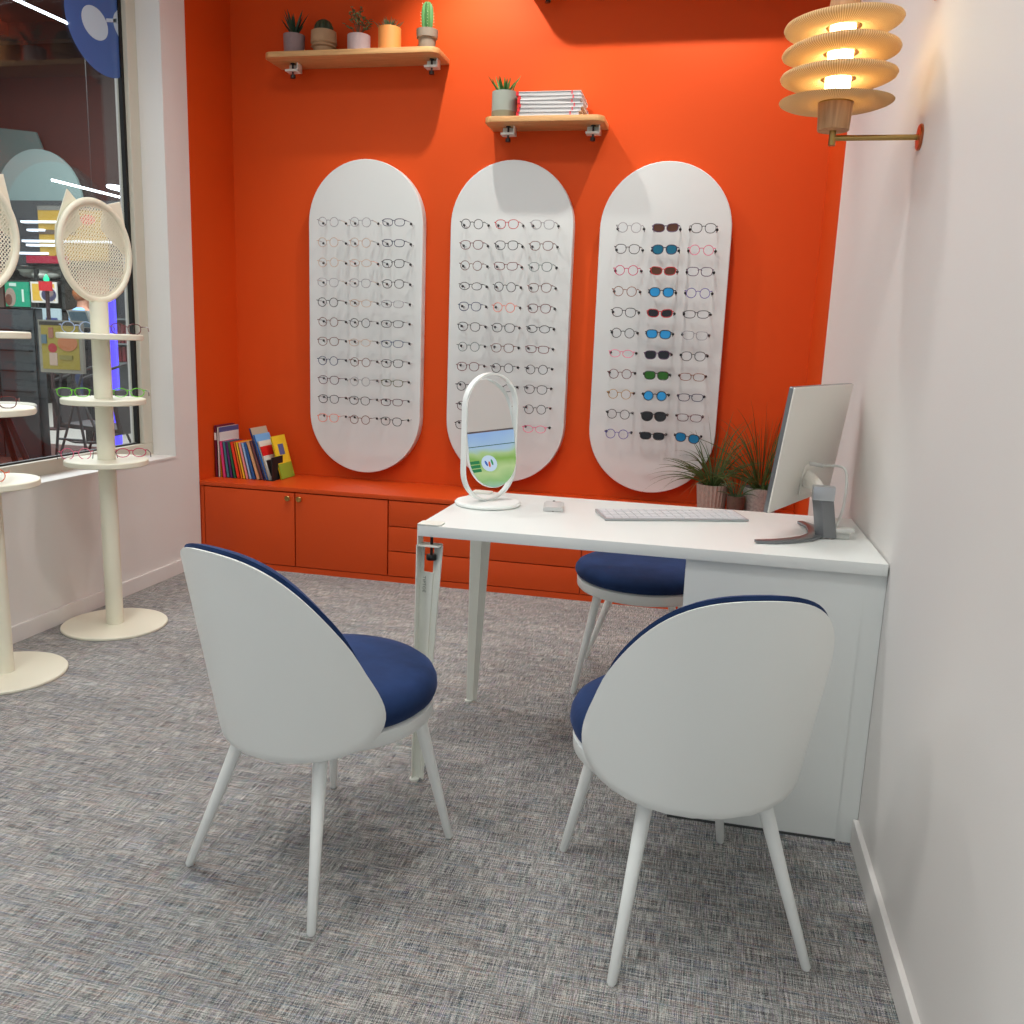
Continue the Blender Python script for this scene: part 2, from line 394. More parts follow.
for (x, w, h, dd, c, sb, lb), le in zip(bk, LEANS): book(x, w, h*1.13, dd, c, lb, lean=le, spine2=sb)
def cover_book(x, w, h, d, spine, patches, label, lean, y=4.245):
    t = book(x, w, h, d, spine, label, lean=lean, y=y)
    for i, (u0, v0, u1, v1, col) in enumerate(patches):
        MB().box((w, d*u0, h*v0), (w+.0006+.0002*i, d*u1, h*v1)).build('cover_print', pm('print_%d_%d_%d' % tuple(int(q*99) for q in col), col, .4), t, smooth=False)
    return t
cover_book(-3.009, .013, .268, .20, (.85, .84, .82), [(0, 0, 1, 1, (.86, .86, .86)), (0, .90, 1, 1, (.30, .36, .58)), (0, .0, .5, .45, (.90, .60, .12)), (.1, .48, .3, .62, (.08, .08, .10))],
           'tall white picture book with a blue strip on top beside the dark red spine', .012)
cover_book(-2.738, .010, .285, .17, (.12, .18, .42), [(0, 0, 1, 1, (.72, .68, .60))], 'tall navy spined magazine leaning in front of the pale blue illustrated one', .31)
cover_book(-2.724, .010, .250, .16, (.20, .45, .80), [(0, 0, 1, 1, (.45, .70, .92)), (.1, .55, .35, .75, (.85, .15, .15)), (.55, .55, .9, .8, (.80, .20, .20)), (0, 0, 1, .35, (.80, .80, .76))],
           'light blue illustrated magazine leaning against the navy magazine on the orange bench', .315)
cover_book(-2.710, .008, .215, .16, (.82, .80, .76), [(0, 0, 1, 1, (.88, .87, .84)), (0, .62, 1, .86, (.84, .12, .14)), (.1, .1, .9, .5, (.12, .11, .12))],
           'white magazine with a red title strip leaning behind the black bookend', .32)
cover_book(-2.672, .008, .235, .15, (.92, .80, .15), [(0, 0, 1, 1, (.93, .82, .20)), (.3, .55, .7, .8, (.30, .40, .62)), (0, 0, 1, .35, (.55, .68, .22))],
           'yellow and green picture book at the right end of the row', .26, 4.30)
be = MB(); be.box((0, 0, 0), (.006, .12, .125)).box((-.03, 0, 0), (0, .12, .004))
tag(be.build('bookend', 'blackm', smooth=False, loc=(-2.692, 4.235, .451)), 'black metal bookend holding the magazines at the right end of the book row', 'bookend')

# ------------------------------------------------------------------ wall shelves
def bracket(t, x, y, z):
    b = MB().box((x-.034, y-.02, z-.040), (x+.034, y+.035, z-.030)).box((x+.028, y-.016, z-.034), (x+.034, y+.035, z)).box((x-.034, y+.028, z-.038), (x+.034, y+.035, z)).build('bracket', 'white_metal', t, bevel=.001)
    s = MB().lathe([(.005, -.055), (.005, -.004), (.012, -.004), (.012, 0)], 12, (x, y+.0, z)).lathe([(.013, -.07), (.013, -.055)], 12, (x, y, z)).build('clamp_screw', 'black', b)
def shelf(x0, x1, y0, zb, bx, label):
    cx = (x0+x1)/2
    t = thing('wall_shelf', label, 'shelf', (cx, YB, zb), 0, 'oak shelves on the orange wall')
    MB().prism(rrect(x0-cx, y0-YB, x1-cx, -.001, .045, 8, (0, 0, 1, 1)), 'z', 0, .026).build('board', 'oak', t, bevel=.003)
    for x in bx: bracket(t, x-cx, -.101, 0)
SY = 4.31
shelf(-2.745, -1.84, SY, 2.565, (-2.635, -1.90), 'long oak wall shelf carrying five small potted plants, upper left')
shelf(-1.605, -1.03, SY+.01, 2.250, (-1.505, -1.09), 'short oak wall shelf carrying a grey pot and white magazines')
shelf(-1.44, -.22, SY, 2.865, (-1.335, -.335), 'high oak wall shelf at the top edge, only its clamps in view')

# ------------------------------------------------------------------ plants
def soil(t, r, z): MB().lathe([(0, z-.004), (r, z-.004), (r, z), (0, z+.003)], 20).build('soil', pm('soil', (.16, .12, .09), .95, bump=.6, bscale=90), t)
def g(name, c): return pm(name, c, .55, noise_amt=.35, nscale=40)
GS1 = 'small potted plants on the long oak shelf'
ZS = 2.592; YP_ = 4.395
def potmesh(r0, r1, h, wall=.004, seg=28, lip=None):
    return MB().lathe([(r0*.9, 0), (r0, .003), (r1, h), (r1-wall, h), (r0-wall, .01), (0, .01), (0, 0), (r0*.9, 0)], seg)
t = thing('potted_aloe', 'dark spiky succulent in a grey-pink pot, leftmost on the long oak shelf', 'plant', (-2.615, YP_, ZS), 0, GS1)
potmesh(.050, .053, .078).build('pot', pm('pot_greypink', (.55, .47, .47), .8, bump=.8, bscale=60, noise_amt=.15, nscale=60), t); soil(t, .048, .07)
mb = MB()
for i in range(18):
    a = i*2.4; e = .55+.5*(i/18); mb.leaf((0, 0, .07), (math.cos(a)*math.cos(e), math.sin(a)*math.cos(e), math.sin(e)+.3), (0, 0, 1), .07+.025*(i % 3), .008, .1, 5, .6)
mb.build('leaves', g('green_dark', (.10, .22, .14)), t)
t = thing('potted_globe_cactus', 'round dark cactus in a folded kraft paper pot, second from left on the long shelf', 'plant', (-2.455, YP_, ZS), 0, GS1)
mb = MB(); mb.lathe([(.040, 0), (.043, .004), (.046, .022), (.056, .026), (.050, .034), (.058, .040), (.055, .082), (.051, .084), (.048, .05), (.03, .02), (0, .02)], 30)
for v in mb.bm.verts:
    k = 1+.05*noise.noise(v.co*60); v.co.x *= k; v.co.y *= k
mb.build('pot', pm('kraft', (.66, .53, .40), .8, bump=.8, bscale=40, noise_amt=.15), t)
mb = MB(); seg = 36; prof = [(0, .125), (.016, .124), (.028, .117), (.037, .103), (.040, .088), (.037, .07), (.0, .062)]
mb.lathe(prof, seg)
for v in mb.bm.verts:
    a = math.atan2(v.co.y, v.co.x); k = 1+.09*math.cos(12*a); v.co.x *= k; v.co.y *= k
for i in range(90):
    a = rnd.random()*6.28; e = rnd.random()*1.5; d = Vector((math.cos(a)*math.cos(e), math.sin(a)*math.cos(e), math.sin(e))); p = Vector((0, 0, .085))+Vector((d.x*.040, d.y*.040, d.z*.038)); mb.tube([p, p+d*.007], [.0007, .0003], 3)
mb.build('cactus_body', g('cactus_dark', (.17, .23, .14)), t)
t = thing('potted_jade_plant', 'bushy small-leaved plant in a pinkish white pot, middle of the long shelf', 'plant', (-2.27, YP_, ZS), 0, GS1)
potmesh(.054, .054, .072).build('pot', pm('pot_pinkwhite', (.72, .64, .64), .8, bump=.8, bscale=60, noise_amt=.1, nscale=60), t); soil(t, .049, .065)
st = MB(); mb = MB()
for i in range(11):
    a = rnd.random()*6.28; e = .5+rnd.random()*.9; d = Vector((math.cos(a)*math.cos(e), math.sin(a)*math.cos(e), math.sin(e))); LL = .06+.07*rnd.random(); b0 = Vector((0, 0, .065)); pts = [b0, b0+d*LL*.5+Vector((0, 0, .008)), b0+d*LL]
    st.tube(pts, .0016, 4)
    for k in range(9):
        q = pts[1].lerp(pts[2], k/8)+Vector((rnd.uniform(-.006, .006), rnd.uniform(-.006, .006), rnd.uniform(-.004, .006))); a2 = rnd.random()*6.28
        mb.leaf(q, (math.cos(a2), math.sin(a2), .3), (0, 0, 1), .016, .006, .1, 3, .3)
st.build('stems', g('stem_brown', (.35, .30, .20)), t); mb.build('leaves', g('green_grey', (.48, .58, .42)), t)
t = thing('potted_succulent', 'low wispy succulent in a smooth ochre pot on the long shelf', 'plant', (-2.11, YP_, ZS), 0, GS1)
potmesh(.056, .056, .098).build('pot', pm('pot_ochre', (.85, .55, .28), .6), t); soil(t, .051, .09)
mb = MB()
for i in range(60):
    a = rnd.random()*6.28; e = .4+rnd.random()*1.0; rr = rnd.random()*.035
    mb.leaf((rr*math.cos(a), rr*math.sin(a), .09), (math.cos(a)*math.cos(e), math.sin(a)*math.cos(e), math.sin(e)), (0, 0, 1), .035+.025*rnd.random(), .0035, .2, 4, .8)
mb.build('leaves', g('green_sage', (.36, .40, .27)), t)
t = thing('potted_column_cactus', 'tall bright green column cactus in a rimmed taupe pot, right end of the long shelf', 'plant', (-1.918, YP_, ZS), 0, GS1)
MB().lathe([(.034, 0), (.038, .004), (.041, .052), (.049, .054), (.051, .088), (.046, .088), (.040, .05), (.03, .02), (0, .02), (0, 0), (.034, 0)], 30).build('pot', pm('pot_taupe', (.52, .47, .41), .75, bump=.3), t); soil(t, .043, .08)
mb = MB(); prof = [(.0, .08), (.018, .08), (.022, .10), (.025, .14), (.024, .17), (.019, .193), (.010, .205), (0, .208)]; mb.lathe(prof, 40)
for v in mb.bm.verts:
    a = math.atan2(v.co.y, v.co.x); k = 1+.18*math.cos(5*a); v.co.x *= k; v.co.y *= k
mb.build('cactus_body', g('cactus_green', (.27, .46, .25)), t)
mb = MB()
for k in range(5):
    a = 2*PI*k/5
    for z in range(9):
        zz = .095+z*.0125; r = .028*(1 if zz < .17 else .75)
        for s_ in (-1, 0, 1):
            d = Vector((math.cos(a+s_*.5), math.sin(a+s_*.5), .3)).normalized(); p = Vector((r*math.cos(a), r*math.sin(a), zz)); mb.tube([p, p+d*.006], [.0006, .0003], 3)
mb.build('spines', pm('spine_white', (.85, .82, .70), .7), t)
t = thing('potted_small_aloe', 'small upright aloe in a two-tone grey cement pot beside the magazine stack', 'plant', (-1.522, YP_, 2.277))
potmesh(.061, .061, .120).build('pot', pm('pot_cement', (.58, .61, .57), .8, bump=.25), t); soil(t, .056, .112)
MB().lathe([(.0615, .002), (.0618, .03), (.0600, .03), (.06, .002), (.0615, .002)], 28).build('pot_band', pm('pot_band', (.50, .48, .38), .8), t)
mb = MB()
for i in range(18):
    a = i*2.4; e = .75+.6*rnd.random(); rr = .03*rnd.random()
    mb.leaf((rr*math.cos(a), rr*math.sin(a), .112), (math.cos(a)*math.cos(e), math.sin(a)*math.cos(e), math.sin(e)), (0, 0, 1), .055+.075*rnd.random(), .0065, .0, 5, .6)
mb.build('leaves', g('green_aloe', (.25, .45, .20)), t)
# stack of magazines
GM = 'white magazines stacked on the short oak shelf'
ordinal = ['lowest', 'second from the bottom', 'third from the bottom', 'third from the top', 'second from the top', 'topmost']
for i in range(6):
    w = .300+.004*(i % 3); t = thing('magazine', 'white magazine with red spine edge, %s in the stack' % ordinal[i], 'magazine', (-1.29+.003*((i*7) % 5-2), 4.40, 2.2765+i*.0178), .01*((i*5) % 4-1.5), GM)
    MB().box((-w/2, -.075, 0), (w/2, .10, .0022)).box((-w/2, -.075, .0148), (w/2, .10, .017)).box((-w/2, .097, .0022), (w/2, .10, .0148)).build('cover', pm('mag_white', (.84, .84, .84), .35), t, smooth=False)
    MB().box((-w/2+.002, -.073, .0024), (w/2-.002, .096, .0146)).build('pages', pm('mag_pages', (.70, .70, .70), .8, noise_amt=.3, nscale=8, stretch=(2, 2, 300)), t, smooth=False)
    MB().box((-w/2-.0008, -.0756, -.0002), (-w/2+.012, .1006, .0172)).build('spine', pm('mag_red', (.80, .10, .14), .4), t, smooth=False)
    MB().box((w/2-.045, -.0757, .001), (w/2-.038, -.0748, .0165)).build('red_stripe', pm('mag_red2', (.85, .35, .38), .4), t, smooth=False)
# plants on the bench behind the desk
GP = 'grassy potted plants on the orange bench'
def grassy(x, y, r, h, pot, n, L_, label, dro=1.4, stem=.0, seed=1, rib=0):
    q = random.Random(seed)
    t = thing('potted_grass_plant', label, 'plant', (x, y, .451), 0, GP)
    mb = potmesh(r*.86, r, h, .006, 48)
    if rib:
        for v in mb.bm.verts:
            if v.co.x**2+v.co.y**2 > (r*.8)**2:
                a = math.atan2(v.co.y, v.co.x); k = 1+.03*math.cos(24*a); v.co.x *= k; v.co.y *= k
    mb.build('pot', pot, t); soil(t, r*.88, h*.9)
    mb = MB()
    for i in range(n):
        a = q.random()*6.28; e = 1.5-.85*q.random()**1.2; rr = r*.45*q.random()
        mb.leaf((rr*math.cos(a), rr*math.sin(a), h*.9), (math.cos(a)*math.cos(e), math.sin(a)*math.cos(e), math.sin(e)), (math.sin(a), -math.cos(a), .1), L_*(.55+.6*q.random()), .0022+.0012*q.random(), dro*(.5+q.random()), 12, .35)
    for v in mb.bm.verts:
        v.co.y = min(v.co.y, YB-.006-y-.004*q.random()); v.co.x = min(v.co.x, -.008-x); v.co.z = max(v.co.z, .003)
    mb.build('leaves', g('green_grass%d' % seed, (.28, .36, .17) if seed != 2 else (.24, .33, .20)), t)
grassy(-.405, 4.39, .075, .125, pm('pot_ribbed', (.62, .59, .55), .8, noise_amt=.3, nscale=60, bump=.5), 95, .34, 'drooping grassy plant in a ribbed grey stone pot, left of three on the bench', 1.7, seed=1, rib=1)
grassy(-.290, 4.33, .045, .085, pm('pot_dark', (.34, .28, .24), .8, noise_amt=.4, nscale=60), 26, .20, 'smallest grassy plant in a dark pot between the two larger ones', 1.0, seed=2)
grassy(-.175, 4.39, .085, .125, pm('pot_mosaic', (.60, .62, .60), .7, noise_amt=.6, nscale=90, bump=.5), 80, .42, 'tall grassy plant in a speckled mosaic pot beside the monitor', 1.1, seed=3)
MB  # noqa

for nm_, sc_ in (('potted_aloe', (1, 1, 1.22)), ('potted_globe_cactus', (1.12, 1.12, 1.28)), ('potted_jade_plant', (1.04, 1.04, 1.13)), ('potted_succulent', (1, 1, 1.12)), ('potted_column_cactus', (1.04, 1.04, 1.07))):
    bpy.data.objects[nm_].scale = sc_
# ------------------------------------------------------------------ display panels
panels = {}
side = {-2.260: 'left', -1.484: 'middle', -.724: 'right'}
PH = {'left': (.497, 1.618), 'middle': (.500, 1.606), 'right': (.498, 1.598)}
for cx, nm in side.items():
    t = thing('display_panel', {'left': 'tall white rounded display board, left of the three, nearest the window', 'middle': 'tall white rounded display board in the middle, behind the table mirror', 'right': 'tall white rounded display board, right of the three, beside the grassy plants'}[nm], 'display board', (cx, YB, PH[nm][0]), 0, 'white rounded display boards on the orange wall')
    MB().prism([(u, v+PH[nm][1]/2) for u, v in stadium(.628, PH[nm][1], 32)], 'y', -.060, -.001).build('board', 'white_board', t, bevel=.003, seg=1, angle=.5)
    panels[nm] = t
YR = YB-.065
# pegs: rod with a dark round cap
pb = MB().tube([(0, 0, 0), (0, -.045, 0)], .0022, 6).build('peg', 'peg', None)
cap = MB().ball((0, -.047, 0), .0070, 8, 6, (1, .8, 1)).build('peg_cap', 'black', pb)
PEG = pb; first = [True]
def add_peg(panel, lx, lz):
    p = PEG if first[0] else PEG.copy()
    if not first[0]:
        COL.objects.link(p); c = cap.copy(); COL.objects.link(c); c.parent = p
    first[0] = False
    p.parent = panel; p.location = (lx, -.0595, lz)

# ------------------------------------------------------------------ eyeglasses
def outline2(kind, n=22):
    pts = []
    for i in range(n):
        a = 2*PI*i/n; c, s_ = math.cos(a), math.sin(a)
        def se(w, h, e): return w*math.copysign(abs(c)**e, c), h*math.copysign(abs(s_)**e, s_)
        if kind == 'round': x, z = .0225*c, .0222*s_
        elif kind == 'panto': x, z = se(.0245, .021, .85); x *= 1+.10*s_
        elif kind == 'rectangular': x, z = se(.0262, .0172, .72); x *= 1+.10*s_
        elif kind == 'square': x, z = se(.0255, .0195, .70); x *= 1+.13*s_
        elif kind == 'oval': x, z = .0255*c, .0175*s_
        elif kind == 'cat-eye': x, z = se(.026, .018, .8); z += .005*max(0, c)*(1 if s_ > -.2 else .3)
        elif kind == 'aviator': x, z = se(.027, .0225, .85); x *= 1+.16*s_; z -= .002
        pts.append((x, z))
    return pts
def make_glasses(kind, sun):
    r = .0023 if sun else .0018
    root = thing('sunglasses' if sun else 'eyeglasses', '', 'sunglasses' if sun else 'glasses')
    fr = MB(); o = outline2(kind)
    for sg in (-1, 1):
        fr.tube([(sg*(.0315+x), 0, z) for x, z in o], r, 5, closed=True, flat=None)
    fr.tube([(-.010, 0, .006), (-.004, -.002, .009), (.004, -.002, .009), (.010, 0, .006)], r, 5)
    for sg in (-1, 1): fr.tube([(sg*.055, 0, .009), (sg*.062, .001, .010), (sg*.063, .006, .010)], r*1.25, 5)
    fr.build('frame', 'black', root)
    for sg in (-1, 1):
        MB().prism([(sg*(.0315+x*.97), z*.97) for x, z in o], 'y', -.0006, .0006).build('lens', 'lens_clear', root, smooth=False)
        MB().tube([(sg*.063, .006, .010), (sg*.064, .06, .009), (sg*.0635, .082, .007), (sg*.062, .100, -.006)], [r*1.0, r*.9, r*.9, r], 5).build('temple', 'black', root)
    return root
PROTO = {}
def place_glasses(kind, sun, fcol, tcol, lens, loc, rz, label, group, tilt=0):
    key = (kind, sun)
    if key not in PROTO: PROTO[key] = make_glasses(kind, sun); o = PROTO[key]; o['_'] = 1; del o['_']; fresh = True
    else: o = None; fresh = False
    if o is None: o = dup(PROTO[key], loc, rz)
    o.location = loc; o.rotation_euler = (0, tilt, rz); o['label'] = label; o['group'] = group
    for ch in kids(o):
        nm = ch.name.split('.')[0]; ch.material_slots[0].link = 'OBJECT'
        ch.material_slots[0].material = {'frame': fcol, 'temple': tcol, 'lens': lens}[nm]
    return o
GC = {}
def gc(name):
    tab = {'black': (.05, .05, .06), 'navy': (.08, .10, .26), 'red': (.72, .12, .14), 'dark red': (.38, .08, .10), 'pale gold': (.74, .64, .56), 'thin grey': (.58, .58, .60), 'brown': (.40, .24, .17), 'tortoise': (.48, .28, .14), 'magenta': (.78, .08, .36), 'pink': (.88, .42, .55), 'coral': (.88, .48, .38), 'dark blue': (.12, .20, .36), 'olive': (.30, .32, .14), 'violet': (.32, .28, .62), 'gold': (.66, .52, .28), 'grey green': (.38, .46, .44), 'burgundy': (.30, .10, .16), 'purple': (.28, .18, .32), 'green': (.45, .85, .15), 'orange': (.90, .40, .20), 'pale blue': (.62, .70, .85)}
    return pm('frame_'+name.replace(' ', '_'), tab[name], .3, coat=.3)
def lens_m(name):
    if name == 'clear': return M['lens_clear']
    tab = {'blue': ((.20, .58, .80), .12, .5), 'teal': ((.12, .42, .52), .15, .4), 'green': ((.16, .38, .10), .15, .4), 'dark': ((.07, .07, .09), .12, .1), 'brown': ((.34, .20, .12), .15, .2)}
    c, r, me = tab[name]; return pm('lens_'+name, c, r, metal=me)
# rows from top to bottom: (shape, frame colour, temple colour, lens)
K = 'clear'
LEFT = [
 [('round','thin grey','pale gold',K),('round','pale gold','thin grey',K),('round','pale gold','pale gold',K),('panto','thin grey','pale gold',K),('round','black','brown',K),('round','brown','black',K),('panto','brown','black',K),('round','dark blue','black',K),('panto','burgundy','black',K),('panto','black','dark red',K),('panto','coral','dark red',K)],
 [('round','thin grey','pale gold',K),('round','pale gold','thin grey',K),('oval','pale gold','coral',K),('panto','thin grey','pale gold',K),('oval','pale gold','brown',K),('round','black','thin grey',K),('oval','pale gold','brown',K),('round','brown','brown',K),('round','thin grey','brown',K),('panto','black','brown',K),('round','brown','black',K)],
 [('rectangular','navy','navy',K),('rectangular','navy','black',K),('square','black','black',K),('panto','black','black',K),('rectangular','thin grey','black',K),('rectangular','black','thin grey',K),('rectangular','dark blue','black',K),('square','black','brown',K),('rectangular','olive','black',K),('rectangular','burgundy','black',K),('panto','black','grey green',K)]]
MID = [
 [('round','black','black',K),('panto','dark red','black',K),('round','brown','black',K),('oval','black','black',K),('panto','dark blue','black',K),('panto','black','burgundy',K),('round','grey green','black',K),('panto','dark red','dark red',K),('round','black','brown',K),('round','burgundy','black',K),('panto','black','black',K)],
 [('panto','red','dark red',K),('panto','black','black',K),('cat-eye','dark red','red',K),('round','black','black',K),('round','coral','brown',K),('panto','black','brown',K),('panto','brown','black',K),('round','black','dark red',K),('oval','black','black',K),('round','brown','brown',K),('panto','burgundy','brown',K)],
 [('panto','thin grey','dark red',K),('panto','brown','black',K),('panto','grey green','black',K),('panto','brown','dark red',K),('panto','dark red','black',K),('oval','black','black',K),('rectangular','dark red','black',K),('round','black','thin grey',K),('panto','black','dark red',K),('round','black','red',K),('oval','pink','burgundy',K)]]
RIGHT = [
 [('round','thin grey','black',K),('panto','black','thin grey',K),('round','magenta','magenta',K),('round','tortoise','coral',K),('panto','black','brown',K),('round','black','black',K),('oval','pink','brown',K),('round','dark red','black',K),('round','gold','black',K),('round','black','navy',K),('round','violet','black',K)],
 [('cat-eye','purple','purple','brown'),('panto','navy','black','teal'),('cat-eye','red','red','brown'),('panto','black','navy','blue'),('cat-eye','red','black','dark'),('square','black','black','blue'),('square','purple','black','dark'),('square','black','black','green'),('round','black','black','blue'),('aviator','black','black','dark'),('rectangular','black','black','dark')],
 [('panto','black','dark red',K),('round','pink','black',K),('square','purple','black',K),('round','violet','black',K),('rectangular','black','burgundy',K),('square','thin grey','black',K),('panto','black','navy',K),('rectangular','tortoise','dark red',K),('rectangular','navy','black',K),('rectangular','burgundy','black',K),('panto','black','black','blue')]]
RO = ['top', 'second', 'third', 'fourth', 'fifth', 'sixth', 'seventh', 'eighth', 'ninth', 'tenth', 'bottom']
CO = ['left', 'middle', 'right']
for (cx, nm), table in zip(side.items(), (LEFT, MID, RIGHT)):
    for ci in range(3):
        for ri in range(11):
            kind, fc, tcx, ln = table[ci][ri]
            x = cx+{'left': .028, 'middle': .009, 'right': .012}[nm]+(ci-1)*{'left': .176, 'middle': .176, 'right': .171}[nm]; z = {'left': 1.789, 'middle': 1.785, 'right': 1.775}[nm]-{'left': .0993, 'middle': .0985, 'right': .0975}[nm]*ri
            for sg in (-1, 1): add_peg(panels[nm], x-cx+sg*.0628, z+.0035-PH[nm][0])
            sun = ln != 'clear'
            lab = '%s %s %s, %s row, %s column of the %s board' % (fc, kind, ('sunglasses with %s lenses' % ln) if sun else 'eyeglasses', RO[ri], CO[ci], nm)
            j = rnd.uniform(-.03, .03)
            til = .10 if (nm == 'right' and ci == 2 and ri == 10) else rnd.uniform(-.02, .02)
            place_glasses(kind, sun, gc(fc), gc(tcx), lens_m(ln), (x+rnd.uniform(-.002, .002), 4.332, z), j, lab, 'glasses hanging on the %s board' % nm, til)

# ------------------------------------------------------------------ desk
XD0, XD1, YD0, YD1, ZD = -1.185, -.004, 2.186, 2.777, .74
t = thing('desk', 'white desk with two clamp-on metal legs and a boxed right end', 'desk', (-.6, 2.48, 0))
o_ = (-.6, 2.48, 0)
MB().box(L(XD0, YD0, ZD-.030, o_), L(XD1, YD1, ZD, o_)).build('desktop', 'white_desk', t, bevel=.0015)
cb = MB().box(L(-.478, YD0+.012, .0, o_), L(-.05, YD1-.03, ZD-.031, o_)); cb.build('side_cabinet', 'white_desk', t, smooth=False)
MB().box(L(-.05, YD0+.014, .0, o_), L(-.001, YD0+.03, ZD-.031, o_)).build('filler_strip', 'white_desk', t, smooth=False)
MB().box(L(-.478, YD0+.009, .0, o_), L(-.05, YD0+.012, .006, o_)).build('foot_shade_strip', pm('foot_shade', (.25, .26, .26), .6), t, smooth=False)  # dark strip stands in for the shade along the cabinet foot
def leg(sx, sy, cx, cy):
    """folded steel leg: an L-shaped sheet tapering to the floor, with a clamp round the desktop edge"""
    # sx, sy: outward directions; outer faces at the desk corner
    p = Matrix.Translation(L(cx-sx*.003, cy-sy*.003, 0, o_)) @ Matrix.Diagonal((sx, sy, 1, 1))
    mb = MB()
    # outward is +x,+y; sheet thickness th. wide at the top (.072) narrow at the foot (.03); splays out slightly
    th = .003; top = ZD-.055; n = 10
    def prof(z):
        k = z/top; w = .028+.038*k; off = .003*(1-k)
        return w, off
    # outer side web (plane x), lip (plane y)
    def sheet(a, b, z0, z1, nn=10):
        for i in range(nn):
            za, zb = z0+(z1-z0)*i/nn, z0+(z1-z0)*(i+1)/nn
            P = []
            for z in (za, zb):
                w, off = prof(z); (ax, ay), (bx, by) = a(w, off), b(w, off)
                d = Vector((bx-ax, by-ay, 0)).normalized(); nrm = Vector((-d.y, d.x, 0))*th
                P += [Vector((ax, ay, z)), Vector((bx, by, z)), Vector((bx, by, z))+nrm, Vector((ax, ay, z))+nrm]
            mb._add(P, [(0, 1, 2, 3), (4, 7, 6, 5), (0, 4, 5, 1), (1, 5, 6, 2), (2, 6, 7, 3), (3, 7, 4, 0)])
    hz = ZD-.135
    F1 = (lambda w, o: (.003+o, .003+o), lambda w, o: (.003+o, .003+o-w*.55))
    sheet(*F1, 0.006, top)                                   # outer flange in the x plane
    sheet(lambda w, o: (.003+o-w*.55-.001, .003+o-w*.45-.006), lambda w, o: (.003+o-w, .003+o-w*.2), 0.006, top)
    # web with the cut-out at the top
    sheet(lambda w, o: (.003+o, .003+o-w*.55), lambda w, o: (.003+o-w*.62, .003+o-w*.42), 0.006, hz)
    sheet(lambda w, o: (.003+o, .003+o-w*.50), lambda w, o: (.003+o-w*.16, .003+o-w*.47), hz, top, 3)
    # clamp: outer plates up past the desktop, top plate, lower plate
    mb.box((.0005, -.04, top-.002), (.0035, .0035, ZD+.003))
    mb.prism(rrect(-.06, -.05, .0035, .0035, .012, 5, (0, 1, 1, 1)), 'z', ZD+.0006, ZD+.0036)
    mb.prism(rrect(-.058, -.04, .0035, .0035, .008, 4, (0, 1, 1, 1)), 'z', top-.003, top)
    mb.move(p)
    lg = mb.build('leg', 'white_metal', t, bevel=0, smooth=False)
    s = MB().lathe([(.004, 0), (.004, .062), (.010, .062), (.010, .0638)], 12, (-.030, -.020, ZD-.036-.058)).lathe([(.013, 0), (.014, .003), (.014, .012), (.012, .015)], 14, (-.030, -.020, ZD-.036-.062))
    s.move(p); s.build('clamp_screw', 'black', lg)
    f = MB().lathe([(.013, 0), (.014, .006), (.010, .008)], 14, (.003, -.004, 0)); f.move(p); f.build('foot', 'white_metal', lg)
    return lg, p
lg, lp = leg(-1, -1, XD0, YD0); leg(-1, 1, XD0, YD1)
# embossed word on the front leg
cu = bpy.data.curves.new('lettering', 'FONT'); cu.body = 'TIPTOE'; cu.size = .0125; cu.extrude = .0004; cu.space_character = 1.15
fo = bpy.data.objects.new('lettering_tmp', cu); COL.objects.link(fo)
dg = bpy.context.evaluated_depsgraph_get(); me = bpy.data.meshes.new_from_object(fo.evaluated_get(dg)); bpy.data.objects.remove(fo)
me.materials.clear(); me.materials.append(pm('emboss_grey', (.52, .53, .50), .5))
em = bpy.data.objects.new('lettering', me); COL.objects.link(em); em.parent = lg
em.location = L(XD0+.010, YD0+.0226, ZD-.145, o_); em.rotation_euler = (PI/2, PI/2, -.2)

